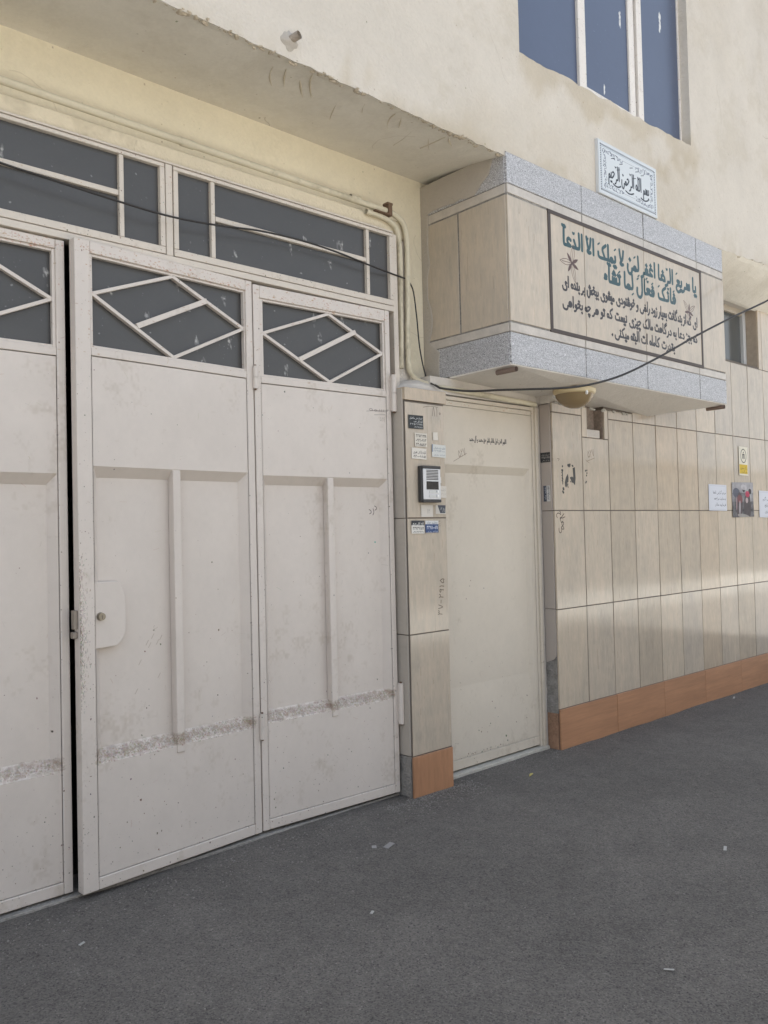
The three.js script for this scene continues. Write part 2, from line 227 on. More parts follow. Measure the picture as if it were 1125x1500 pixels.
const mPaving = (() => { const [c, g] = canvas(512, 512), f = field(512, 512, [[5, 5, .5, 191], [26, 26, .4, 192], [110, 110, .4, 193]]); paint(g, 512, 512, (i, j) => { const m = 1 + f[j * 512 + i] * .4; return [.53 * m, .515 * m, .48 * m]; }); return M({ map: tex(c), roughness: .95 }); })();
const mSill = M({ map: mPaving.map, color: lin(.88, .86, .82), roughness: .95, bumpMap: mConcrete.bumpMap, bumpScale: .008 });
// painted steel: cream enamel; each leaf has its own wear
const LW = .9, LH = 2.6;
function paintedSteel(seed, extra, { w = 768, h = 2048, base = [.64, .577, .522], chips = 420 } = {}) {
  const [c, g] = canvas(w, h), f = field(w, h, [[3, 7, .3, seed], [11, 26, .25, seed + 1], [50, 120, .18, seed + 2], [200, 500, .1, seed + 3]]), st = field(w, h, [[5, 9, .6, seed + 4], [22, 50, .5, seed + 5], [90, 220, .4, seed + 6]]);
  paint(g, w, h, (i, j) => { const k = j * w + i, m = 1 + f[k] * .16, a = Math.max(0, st[k] - .2) * .85; return [(base[0] * (1 - a) + .36 * a) * m, (base[1] * (1 - a) + .29 * a) * m, (base[2] * (1 - a) + .21 * a) * m]; });
  const r = rng(seed), X = (s) => s / LW * w, Y = (y) => (1 - y / LH) * h;
  const chip = (s, y, z, col) => { g.fillStyle = col || `rgba(${52 + r() * 50},${44 + r() * 34},${38 + r() * 26},${.55 + r() * .4})`; g.beginPath(); const n = 5 + (r() * 4 | 0), ph = r() * 6; for (let q = 0; q < n; q++) { const a = ph + q / n * 6.28, d = z * (.5 + r() * .8); g.lineTo(X(s) + Math.cos(a) * d, Y(y) + Math.sin(a) * d * 1.15); } g.fill(); };
  for (let k = 0; k < chips; k++) { const e = r(), s = e < .3 ? r() * .09 : r() * LW, y = e > .55 ? r() * r() * 1.1 : r() * 2.5; chip(s, y, .5 + r() * r() * r() * 3.4); }
  for (let k = 0; k < 130; k++) { g.strokeStyle = `rgba(${110 + r() * 60},${95 + r() * 50},${75 + r() * 40},${.1 + r() * .25})`; g.lineWidth = .6 + r() * .9; const x = r() * w, y = r() * h, a = r() * 6.28, l = 4 + r() * 22; g.beginPath(); g.moveTo(x, y); g.quadraticCurveTo(x + Math.cos(a) * l * .5 + 2, y + Math.sin(a) * l * .5, x + Math.cos(a) * l, y + Math.sin(a) * l); g.stroke(); }
  if (extra) extra({ g, X, Y, r, chip, w, h });
  return c;
}
// grit caught on a ledge: many single grains
function grit(a, s0, s1, y0, y1, n) { const { g, X, Y, r } = a; if (n < 4900) { for (let k = 0; k < 620; k++) { const s = s0 + r() * (s1 - s0), y = y0 + (y1 - y0) * (.1 + .8 * r()); g.fillStyle = `rgba(${150 + r() * 16},${135 + r() * 14},${122 + r() * 12},${.08 + r() * .2})`; g.beginPath(); g.ellipse(X(s), Y(y), 4 + r() * 10, 2 + r() * 5, 0, 0, 6.3); g.fill(); } } for (let k = 0; k < n; k++) { const s = s0 + r() * (s1 - s0), y = y0 + (y1 - y0) * (.5 + (r() + r() - 1) * .5); g.fillStyle = r() < .86 ? `rgba(${118 + r() * 40},${105 + r() * 36},${92 + r() * 32},${.15 + r() * .33})` : `rgba(205,196,182,${.1 + r() * .3})`; const z = .8 + r() * r() * 4.5; g.fillRect(X(s), Y(y), z * 1.3, z); } }
function rust(a, s0, s1, y0, y1, n) { const { g, X, Y, r } = a; for (let k = 0; k < n; k++) { g.fillStyle = `rgba(${128 + r() * 40},${82 + r() * 26},${50 + r() * 20},${.12 + r() * .4})`; g.beginPath(); g.ellipse(X(s0 + r() * (s1 - s0)), Y(y0 + r() * (y1 - y0)), .8 + r() * r() * 6, .6 + r() * 1.8, 0, 0, 6.3); g.fill(); } }
const WAVE = field(256, 256, [[3, 7, .5, 141], [6, 15, .35, 142], [13, 30, .15, 143]]), waveTex = grey(256, 256, (i, j) => .5 + WAVE[j * 256 + i] * .9);
const steel = (c, rough = .36) => M({ map: tex(c, true, true), roughness: rough, metalness: 0, bumpMap: waveTex, bumpScale: .008 });
const mFrame = steel(paintedSteel(301, (a) => { rust(a, 0, .9, 0, 2.6, 900); grit(a, 0, .9, 0, 2.6, 5000); }, { chips: 900, base: [.64, .575, .50] }), .5);
mFrame.map.wrapS = mFrame.map.wrapT = THREE.RepeatWrapping;
const FSC = [1 / LW, 1 / LH];
const mRust = M({ color: lin(.16, .10, .065), roughness: .85 });
const mPaneTex = (seed) => { const [c, g] = canvas(1024, 512), f = field(1024, 512, [[5, 4, .4, seed], [25, 15, .3, seed + 1], [200, 120, .2, seed + 2]]); paint(g, 1024, 512, (i, j) => { const m = 1 + f[j * 1024 + i] * .22; return [.072 * m, .070 * m, .069 * m]; }); const r = rng(seed); for (let k = 0; k < 260; k++) { const x = r() * 1024, y = r() * 512, z = .6 + r() * r() * 3; g.fillStyle = `rgba(205,205,205,${.1 + r() * .35})`; g.beginPath(); g.ellipse(x, y, z * .7, z, r() * 3, 0, 6.3); g.fill(); } for (let k = 0; k < 16; k++) { const x = r() * 1024, y = r() * 512; for (let q = 0; q < 14; q++) { g.fillStyle = `rgba(222,220,216,${.06 + r() * .24})`; g.beginPath(); g.ellipse(x + (r() - .5) * 12, y + q * 2.6 * r() + r() * 10, 1 + r() * 3, 2 + r() * 6, -.2, 0, 6.3); g.fill(); } } return c; };
const mPane = M({ map: tex(mPaneTex(401)), roughness: .3 });
mPane.map.repeat.set(1 / 1.6, 1 / .8);

// ---------------------------------------------------------------- the setting
// road: one sheet, fine near the house
{
  const T = 1024, f = field(T, T, [[3, 3, .2, 100], [7, 7, .22, 101], [23, 23, .2, 102], [90, 90, .2, 103], [300, 300, .5, 104], [512, 512, .4, 105]]);
  const [c, g] = canvas(T, T); const r = rng(31);
  paint(g, T, T, (i, j) => { const k = j * T + i, h = hash2(i >> 1, j >> 1, 6); let m = 1 + f[k] * .8; if (h > .98) m *= 1.6; else if (h < .08) m *= .5; return [.12 * m, .109 * m, .099 * m]; });
  for (let k = 0; k < 9000; k++) { g.fillStyle = r() < .25 ? `rgba(140,137,133,${.1 + r() * .28})` : `rgba(34,33,33,${.2 + r() * .45})`; g.beginPath(); g.ellipse(r() * T, r() * T, .7 + r() * r() * 3, .7 + r() * r() * 2.2, r() * 3, 0, 6.3); g.fill(); }
  const t = tex(c), b = grey(T, T, (i, j) => .5 + f[j * T + i] * .55); t.repeat.set(1 / 1.7, 1 / 1.7); b.repeat.set(1 / 1.7, 1 / 1.7);
  const ax = [-300, -120, -50, -20, -9], az = [-300, -100, -40, -12, -3, -.6]; for (let v = -6; v <= 6.001; v += .06) ax.push(v); ax.push(8, 12, 20, 50, 120, 300); for (let v = -.4; v <= 4.2; v += .05) az.push(v); az.push(5, 6.5, 9, 14, 30, 80, 300);
  const P = [], U = [], I = [];
  for (const z of az) for (const x of ax) {
    const near = x > -6.1 && x < 6.1 && z > -.5 && z < 4.3 ? 1 : 0;
    const y = near * ((fbm(x * 1.1, z * 1.3, 5) - .5) * .02 + (fbm(x * 5, z * 5, 9) - .5) * .008 - .002);
    P.push(x, y, z); U.push(x, -z);
  }
  const n = ax.length; for (let j = 0; j < az.length - 1; j++) for (let i = 0; i < n - 1; i++) { const a = j * n + i; I.push(a, a + n, a + 1, a + 1, a + n, a + n + 1); }
  const geo = new THREE.BufferGeometry(); geo.setAttribute('position', new THREE.Float32BufferAttribute(P, 3)); geo.setAttribute('uv', new THREE.Float32BufferAttribute(U, 2)); geo.setIndex(I); geo.computeVertexNormals();
  const o = mesh('road', geo, M({ map: t, roughness: .9, bumpMap: b, bumpScale: .006 }));
  tag(o, 'worn grey asphalt road running up to the walls', 'road', null, 'structure');
}
const roadY = (x, z) => (fbm(x * 1.1, z * 1.3, 5) - .5) * .02 + (fbm(x * 5, z * 5, 9) - .5) * .008 - .002;

// ---- the house: plastered upper storey, soffit, recessed yellow wall, hollow garage behind the gate
const ZF = .325;   // face of the upper storey
const house = thing('house', 'cream plastered house with an overhanging upper storey above the gate', 'house', [0, 0, 0]);
{
  // upper face with a window opening and a ragged lower edge
  const WX0 = -.65, WX1 = 1.21, WY1 = 5.25;
  const wyb = (x) => 3.862 + (x + .65) * .03 + (fbm(x * 9, 2, 3) - .5) * .035;
  const low = (x) => (x < 1.4 ? 3.262 : 3.285 + Math.min(.06, (x - 1.4) * .05)) + (fbm(x * 22, 1, 4) - .5) * .02;
  const P = [], sheet = (xs, yf0, yf1, ny) => {
    const zz = (x, y) => ZF + (fbm(x * 1.3, y * 1.3, 7) - .5) * .008 + (fbm(x * 6, y * 6, 8) - .5) * .006;
    for (let i = 0; i < xs.length - 1; i++) for (let j = 0; j < ny; j++) {
      const v = (x, k) => { const y = yf0(x) + (yf1(x) - yf0(x)) * k / ny; return [x, y, zz(x, y)]; };
      const a = v(xs[i], j), b = v(xs[i + 1], j), c = v(xs[i + 1], j + 1), d = v(xs[i], j + 1); P.push(...a, ...b, ...c, ...a, ...c, ...d);
    }
  };
  const rangeX = (a, b, s) => { const o = [], n = Math.round((b - a) / s); for (let i = 0; i <= n; i++) o.push(a + (b - a) * i / n); return o; };
  sheet(rangeX(-9, -3.6, .3), low, () => 8.5, 12); sheet(rangeX(-3.6, WX0, .04), low, () => 8.5, 60);
  sheet(rangeX(WX0, WX1, .03), low, wyb, 16); sheet(rangeX(WX0, WX1, .1), () => WY1, () => 8.5, 8);
  sheet(rangeX(WX1, 3.6, .05), low, () => 8.5, 60); sheet(rangeX(3.6, 5.4, .3), low, () => 8.5, 12);
  // reveals of the window opening, rounded over in plaster
  for (const x of [WX0, WX1]) for (let k = 0; k < 40; k++) { const s = x === WX0 ? 1 : -1, y0 = wyb(x) + (WY1 - wyb(x)) * k / 40, y1 = wyb(x) + (WY1 - wyb(x)) * (k + 1) / 40, zf = (y) => ZF + (fbm(x * 1.3, y * 1.3, 7) - .5) * .008 + (fbm(x * 6, y * 6, 8) - .5) * .006, q = (y) => (fbm(y * 8, x, 6) - .5) * .012; const a = [x, y0, zf(y0)], b = [x, y1, zf(y1)], c = [x + s * .004 + q(y1), y1, .24], d = [x + s * .004 + q(y0), y0, .24]; if (s > 0) P.push(...a, ...d, ...c, ...a, ...c, ...b); else P.push(...a, ...b, ...c, ...a, ...c, ...d); }
  const xs = rangeX(WX0, WX1, .03); for (let i = 0; i < xs.length - 1; i++) { const f = (x) => { const y = wyb(x); return [x, y, ZF + (fbm(x * 1.3, y * 1.3, 7) - .5) * .008 + (fbm(x * 6, y * 6, 8) - .5) * .006]; }, bk = (x) => [x, wyb(x) + .02, .24]; P.push(...f(xs[i]), ...f(xs[i + 1]), ...bk(xs[i + 1]), ...f(xs[i]), ...bk(xs[i + 1]), ...bk(xs[i])); }
  let g = new THREE.BufferGeometry(); g.setAttribute('position', new THREE.Float32BufferAttribute(P, 3)); g.computeVertexNormals(); g = uvm(g);
  { // brown run-off stains under the window sill and along the top of the stone box
    const p = g.attributes.position, C = new Float32Array(p.count * 3);
    for (let i = 0; i < p.count; i++) {
      const x = p.getX(i), y = p.getY(i), n = fbm(x * 4 + 3, y * 5, 31), n2 = fbm(x * 15, y * 15, 37), n3 = fbm(x * 1.2 + 7, y * 1.2, 41);
      const sd = Math.max(0, Math.max(-.6 - x, x - 1.25)) * 2.2 + Math.abs(y - 3.84) * 1.35, sill = Math.max(0, Math.min(1, (n * .7 + n2 * .3 - .30 - sd) * 6)), ledge = Math.max(0, Math.min(1, (n * .6 + n2 * .4 - .42 - Math.max(0, y - 3.27) * 1.6) * 6)), wide = Math.max(0, Math.min(1, (n3 - .55) * 6)) * .35;
      const a = Math.min(.85, .7 * sill + .6 * ledge + wide); C[i * 3] = 1 - .2 * a; C[i * 3 + 1] = 1 - .25 * a; C[i * 3 + 2] = 1 - .35 * a;
    }
    g.setAttribute('color', new THREE.BufferAttribute(C, 3));
  }
  const mUpperFace = mUpper.clone(); mUpperFace.vertexColors = true;
  mesh('upper_wall', g, mUpperFace, house);
  { const r = rng(71), G = []; for (let k = 0; k < 260; k++) { const x = k < 190 ? -3.3 + r() * 2.55 : 1.55 + r() * 2.2, z0 = .004 + r() * r() * .012, q = new THREE.IcosahedronGeometry(z0, 0); q.scale(1.7, .6, .8); q.rotateY(r() * 3); q.translate(x, low(x) + (r() - .35) * .014, ZF - .003 - r() * .02); G.push(uvm(q)); } mesh('crumbled_edge', G, mCrumb, house).userData.kind = 'stuff'; }
  // soffit of the overhang: sags a little towards its front edge
  const S = [], soff = (xs2, z1, yb) => { const nz = 14; for (let i = 0; i < xs2.length - 1; i++) for (let j = 0; j < nz; j++) { const v = (x, k) => { const t = k / nz, yf = low(x); return [x, yf + (yb - yf) * Math.pow(t, .75) + (k && k < nz ? (fbm(x * 3, t * 2, 11) - .5) * .02 : 0), (ZF + (fbm(x * 1.3, yf * 1.3, 7) - .5) * .008 + (fbm(x * 6, yf * 6, 8) - .5) * .006) * (1 - t) + z1 * t]; }; const a = v(xs2[i], j), b = v(xs2[i + 1], j), c = v(xs2[i + 1], j + 1), d = v(xs2[i], j + 1); S.push(...a, ...c, ...b, ...a, ...d, ...c); } };
  soff(rangeX(-9, -3.6, .3), -.3, 3.328); soff(rangeX(-3.6, -.7, .04), -.3, 3.328); soff(rangeX(1.0, 5.4, .08), -.02, 3.14);
  let s = new THREE.BufferGeometry(); s.setAttribute('position', new THREE.Float32BufferAttribute(S, 3)); s.computeVertexNormals(); s = uvm(s);
  mesh('soffit', s, mSoffit, house);
  mesh('upper_block', bx(-9, 5.4, 3.36, 8.5, -7, .235), mUpper, house);
  mesh('recessed_wall', [bx(-9, -.74, 2.9, 3.4, -.5, -.29), bx(-1.19, -.74, 0, 2.9, -.5, -.29)], mYellow, house);
  mesh('lintel', bx(-3.8, -1.03, 2.902, 3.0, -.289, -.165, .012), plaster([.70, .62, .47], [.50, .43, .31], .75, 36, .008), house);
  mesh('jamb', bx(-1.19, -1.03, 2.06, 2.901, -.289, -.17, .01), mPlasterGrey, house);
  mesh('side_block', [bx(-.99, 5.4, 0, 3.36, -7, -.51), bx(-9, -3.78, 0, 3.36, -7, -.03), bx(-3.78, -.99, 0, 3.36, -7, -5)], mPlasterGrey, house);
  // garage interior
  mesh('garage_ceiling', bx(-3.78, -.99, 3.2, 3.36, -5, -.5), mPlasterGrey, house);
}
// trowel sweeps and scars in the soffit, thin raised ridges of plaster
{
  const r = rng(8), mRidge = mCrumb.clone(); mRidge.color = lin(1.15, 1.18, 1.2); const yy = (x, z) => { const t = (ZF - z) / (ZF + .3); return 3.262 + (3.328 - 3.262) * Math.pow(Math.max(0, t), .75) + (fbm(x * 3, t * 2, 11) - .5) * .02; };
  for (let k = 0; k < 13; k++) {
    const x = -2.15 + r() * 1.2, z = .28 - r() * .1, l = .1 + r() * .2, a = 1.75 + r() * .6, w = .003 + r() * .005, bend = (r() - .3) * .9, V = [], n = 12; let ang = a, X = x, Z = z;
    for (let q = 0; q <= n; q++) { const e = w * Math.sin(Math.PI * (q + .15) / (n + .3)), nx = -Math.sin(ang), nz = Math.cos(ang); V.push([X + nx * e, Z + nz * e], [X - nx * e, Z - nz * e], [X, Z]); X -= Math.cos(ang) * l / n; Z -= Math.sin(ang) * l / n; ang += bend / n; }
    const P = [], p3 = (v, d) => [v[0], yy(v[0], v[1]) - d, v[1]]; for (let q = 0; q < n; q++) { const A = V[q * 3], B = V[q * 3 + 1], C0 = V[q * 3 + 2], A2 = V[q * 3 + 3], B2 = V[q * 3 + 4], C2 = V[q * 3 + 5]; for (const [u, v, u2, v2, d1, d2] of [[A, C0, A2, C2, -.003, .0035], [C0, B, C2, B2, .0035, -.003]]) P.push(...p3(u, d1), ...p3(v, d2), ...p3(v2, d2), ...p3(u, d1), ...p3(v2, d2), ...p3(u2, d1)); }
    const g = new THREE.BufferGeometry(); g.setAttribute('position', new THREE.Float32BufferAttribute(P, 3)); g.computeVertexNormals(); mesh('trowel_ridge', uvm(g), mRidge, house);
  }
}

// ---- tiled wall to the right of the door
const wall = thing('tiled_wall', 'wall of beige streaked tiles with a brown tile skirting beside the door', 'wall', [0, 0, 0]);
function tileAt(parent, name, x0, x1, y0, y1, mat, opt = {}) {
  const gp = opt.gp ?? .0055, w = x1 - x0 - gp * 1.35, h = y1 - y0 - gp, g = tileGeo(w, h, .011, .0015, opt.u ?? R() * 4.8, opt.v ?? R() * 2.4, opt.tu ?? 1 / 4.8, opt.tv ?? 1 / 2.4);
  const m = mesh(name, g, mat, parent); m.position.set((x0 + x1) / 2, (y0 + y1) / 2, opt.z ?? 0);
  m.rotation.set((R() - .5) * .007, (R() - .5) * .009 + (opt.ry || 0), 0); m.position.z += (R() - .5) * .0015; return m;
}
const pickTile = () => mTiles[(R() * mTiles.length) | 0];
// tiles that carry handwriting or scraped glue get their own copy of the streaks
function writtenTile(w, h, draw) {
  const k = 900, [c, g] = canvas(Math.round(w * k), Math.round(h * k)), px = TW / 4.8;
  g.drawImage(tileTex[1], R() * 1000, 20, w * px, h * px, 0, 0, c.width, c.height); draw(g, (x) => x * k, (y) => c.height - y * k, k);
  return M({ map: tex(c, true, false), roughness: .11 });
}
{
  const rowsY = [.24, .84, 1.44, 2.04, 2.64, 3.16], NX = 18;
  const glue = writtenTile(.3, .6, (g, X, Y, k) => {
    const r = rng(3); g.fillStyle = '#3a3c3e';
    const blob = (x, y, w, h, n) => { for (let q = 0; q < n; q++) { g.beginPath(); g.ellipse(X(x + (r() - .5) * w), Y(y + (r() - .5) * h), (2 + r() * 6), (2 + r() * 8), r() * 3, 0, 6.3); g.fill(); } };
    g.beginPath(); for (const [x, y] of [[.192, .262], [.216, .268], [.22, .2], [.212, .155], [.198, .165], [.19, .19], [.176, .2], [.17, .188], [.188, .17], [.196, .21]]) g.lineTo(X(x), Y(y)); g.fill(); g.beginPath(); for (const [x, y] of [[.12, .2], [.14, .225], [.148, .2], [.145, .175], [.125, .165], [.112, .145], [.108, .17]]) g.lineTo(X(x), Y(y)); g.fill(); g.beginPath(); for (const [x, y] of [[.082, .25], [.09, .25], [.092, .16], [.084, .155]]) g.lineTo(X(x), Y(y)); g.fill();
    blob(.205, .21, .02, .085, 9); blob(.18, .18, .03, .04, 9); blob(.13, .165, .02, .05, 12); blob(.17, .275, .06, .012, 9); blob(.085, .2, .006, .12, 12); blob(.09, .12, .01, .025, 6); blob(.09, .27, .004, .01, 2);
    g.strokeStyle = '#444'; g.lineWidth = 2; g.beginPath(); g.moveTo(X(.04), Y(.315)); g.lineTo(X(.06), Y(.313)); g.lineTo(X(.05), Y(.3)); g.stroke();
  });
  const scrib = writtenTile(.3, .465, (g, X, Y, k) => { write(g, '527', X(.13), Y(.35), .05 * k, { lw: .07, col: 'rgba(110,95,80,.8)', rot: -.25 }); g.strokeStyle = 'rgba(110,95,80,.75)'; g.lineWidth = 2.5; g.beginPath(); g.moveTo(X(.04), Y(.31)); g.lineTo(X(.13), Y(.335)); g.moveTo(X(.03), Y(.32)); g.lineTo(X(.07), Y(.3)); g.stroke(); g.fillStyle = '#3d3d3f'; for (const [x, y] of [[.025, .25], [.04, .252], [.035, .22], [.025, .175], [.03, .18], [.04, .235]]) { g.beginPath(); g.ellipse(X(x), Y(y), 5, 6, .5, 0, 6.3); g.fill(); } });
  const scrib2 = writtenTile(.3, .6, (g, X, Y, k) => { write(g, 'صلاح', X(.075), Y(.5), .05 * k, { lw: .1, col: 'rgba(60,52,48,.85)', rot: 1.1 }); write(g, 'ص', X(.09), Y(.485), .05 * k, { lw: .1, col: 'rgba(60,52,48,.85)', rot: -.1 }); });
  for (let n = 0; n < NX; n++) {
    const x0 = n ? n * .3 : -.012, x1 = (n + 1) * .3;
    for (let q = 0; q < 5; q++) {
      let y0 = rowsY[q], y1 = rowsY[q + 1];
      if (n < 3 && q === 3) y1 = 2.1;
      if (n < 3 && q === 4) continue;
      if (q === 4 && n >= 7 && n <= 9) { if (n === 9) tileAt(wall, 'tile', 2.93, x1, y0, y1, pickTile()); else if (n === 7) tileAt(wall, 'tile', x0, 2.14, y0, y1, pickTile()); continue; }
      if (n === 1 && (q === 2 || q === 3)) {   // the tile round the niche
        if (q === 2) { tileAt(wall, 'tile', .3, .6, 1.44, 1.905, scrib, { u: 0, v: 0, tu: 1 / .3, tv: 1 / .465 }); tileAt(wall, 'tile', .3, .362, 1.905, 2.1, mTiles[2]); tileAt(wall, 'tile', .552, .6, 1.905, 2.1, mTiles[0]); }
        continue;
      }
      if (n === 0 && q === 2) { tileAt(wall, 'tile', x0, x1, y0, y1, glue, { u: 0, v: 0, tu: 1 / .31, tv: 1 / .6 }); continue; }
      if (n === 0 && q === 1) { tileAt(wall, 'tile', x0, x1, y0, y1, scrib2, { u: 0, v: 0, tu: 1 / .31, tv: 1 / .6 }); continue; }
      tileAt(wall, 'tile', x0, x1, y0, y1, pickTile());
    }
  }
  for (let k = 0; k < 9; k++) tileAt(wall, 'skirting_tile', k ? k * .6 + .01 - .0 : -.012, (k + 1) * .6 + .01, -.03, .24, mSkirt, { u: R() * 3, v: R(), tu: .7, tv: 1.2, z: .003, gp: k === 0 ? .002 : .0012 });
  mesh('core', [bx(-.004, .358, 0, 2.1, -.49, -.0035), bx(.358, .556, 0, 1.9, -.49, -.0035), bx(.556, 5.4, 0, 2.655, -.49, -.0035), bx(1.0, 2.14, 2.655, 3.3, -.49, -.0035), bx(2.945, 5.4, 2.655, 3.3, -.49, -.0035)], mJoint, wall);
  mesh('niche', [bx(.358, .556, 1.9, 2.14, -.49, -.075), bx(.3582, .364, 1.901, 2.1, -.075, -.012), bx(.55, .5558, 1.901, 2.1, -.075, -.012), bx(.364, .55, 1.901, 1.907, -.075, -.012)], M({ map: mConcrete.map, color: lin(1.15, .98, .88), roughness: .9 }), wall);
  mesh('niche_block', bx(.366, .52, 1.909, 1.962, -.07, -.012, .004), mTrim, wall);
  // reveal beside the door, patched with plaster; broken open near the bottom
  mesh('reveal_tile', [bx(-.017, -.005, 1.442, 2.09, -.088, -.013, .002)], M({ color: lin(.43, .375, .335), roughness: .5 }), wall);
  mesh('reveal_tile', [bx(-.0165, -.005, .845, 1.438, -.088, -.013, .002)], M({ color: lin(.42, .37, .33), roughness: .5 }), wall);
  { const sh = new THREE.Shape(); sh.moveTo(-.088, .842); sh.lineTo(-.013, .842); sh.lineTo(-.013, .575); sh.quadraticCurveTo(-.013, .548, -.04, .535); sh.lineTo(-.088, .518); const g = new THREE.ExtrudeGeometry(sh, { depth: .011, bevelEnabled: false }); g.rotateY(-Math.PI / 2); g.translate(-.0055, 0, 0); mesh('reveal_tile', uvm(g), M({ color: lin(.43, .38, .34), roughness: .5 }), wall); }
  { const g = bx(-.006, 0, 0, .56, -.088, -.013).clone(); const gg = new THREE.BoxGeometry(.02, .34, .078, 3, 14, 6); const p = gg.attributes.position; for (let i = 0; i < p.count; i++) p.setX(i, p.getX(i) + (fbm(p.getY(i) * 22, p.getZ(i) * 30, 3) - .5) * .016); gg.translate(-.002, .385, -.052); gg.computeVertexNormals(); mesh('broken_mortar', uvm(gg), mConcrete, wall); }
  mesh('reveal_skirting', bx(-.016, -.004, -.02, .215, -.09, -.013, .002), M({ map: mConcrete.map, color: lin(1.15, .72, .5), roughness: .8 }), wall);
  // mortar crumbs left along the top edge of the tiles under the ceiling
  { const r = rng(12), G = []; for (let k = 0; k < 26; k++) { const g = new THREE.IcosahedronGeometry(.006 + r() * .012, 0); g.scale(1.5, .7, .6); g.translate(r() * 1.05, 2.094 + (r() - .5) * .014, .002); G.push(uvm(g)); } mesh('mortar_smear', G, mSill, wall).userData.kind = 'stuff'; }
  // window recess reveals
  mesh('window_head', bx(2.1, 2.95, 3.155, 3.32, -.45, -.0097), mPlasterGrey, wall);
  mesh('window_reveal', [bx(2.93, 2.945, 2.655, 3.154, -.3, -.0096)], M({ map: mTrim.map, color: lin(.75, .68, .6), roughness: .6 }), wall);
}

// ---- pillar between gate and door
const pillar = thing('tiled_pillar', 'narrow pillar of beige tiles with a brown foot tile between gate and door', 'pillar', [-1.1, 0, 0]);
{
  const X0 = -.144, X1 = .145;
  mesh('core', bx(X0 + .003, X1 - .002, 0, 2.0, -.288, -.0035), mJoint, pillar);
  const ys = [[.205, .813], [.813, 1.402], [1.402, 1.995]];
  const up = writtenTile(.29, .595, (g, X, Y, k) => {
    write(g, '810', X(.262), Y(.53), .055 * k, { lw: .05, col: 'rgba(80,70,62,.8)' }); g.strokeStyle = 'rgba(80,70,62,.7)'; g.lineWidth = 2; g.beginPath(); g.moveTo(X(.13), Y(.57)); g.quadraticCurveTo(X(.18), Y(.585), X(.24), Y(.578)); g.stroke();
  });
  const midT = writtenTile(.29, .59, (g, X, Y, k) => { write(g, '37-2915', X(.255), Y(.27), .036 * k, { lw: .11, col: 'rgba(70,56,46,.85)', rot: -1.45, fit: .2 * k }); g.strokeStyle = 'rgba(90,80,70,.7)'; g.lineWidth = 2; for (const y of [.565, .55, .54]) { g.beginPath(); g.moveTo(X(.2), Y(y)); g.lineTo(X(.235), Y(y + .005)); g.stroke(); } });
  tileAt(pillar, 'tile', X0, X1, ys[0][0], ys[0][1], mTiles[0]); tileAt(pillar, 'tile', X0, X1, ys[1][0], ys[1][1], midT, { u: 0, v: 0, tu: 1 / .29, tv: 1 / .59 }); tileAt(pillar, 'tile', X0, X1, ys[2][0], ys[2][1], up, { u: 0, v: 0, tu: 1 / .29, tv: 1 / .595 });
  tileAt(pillar, 'foot_tile', X0 - .004, X1, -.03, .205, mSkirtUp, { u: .3, v: .2, tu: .8, tv: 1, z: .006 });
  mesh('cap_tile', bx(X0, X1 + .014, 2.003, 2.068, -.06, .004, .003), mTiles[4], pillar);
  for (const [y0, y1] of [[.207, .81], [.815, 1.4], [1.404, 2.06]]) mesh('side_strip', bx(X0 - .006, X0 + .004, y0, y1, -.2, -.013, .002, [R(), R()], [.2, .4]), mSmear, pillar);
  mesh('side_strip', bx(X0 - .005, X0 + .004, 0, .203, -.2, -.013, .002), mConcrete, pillar);
  // lump of mortar round the pipe bend on top
  { const g = new THREE.SphereGeometry(1, 24, 14), p = g.attributes.position; for (let i = 0; i < p.count; i++) { const k = 1 + (fbm(p.getX(i) * 2 + 4, p.getY(i) * 2 + p.getZ(i) * 3, 6) - .5) * .7; p.setXYZ(i, p.getX(i) * .17 * k, Math.max(-.02, p.getY(i) * .06 * k), p.getZ(i) * .1 * k); } g.translate(.06, 2.075, -.15); g.computeVertexNormals(); mesh('mortar_lump', uvm(g), mPlasterGrey, pillar); }
}

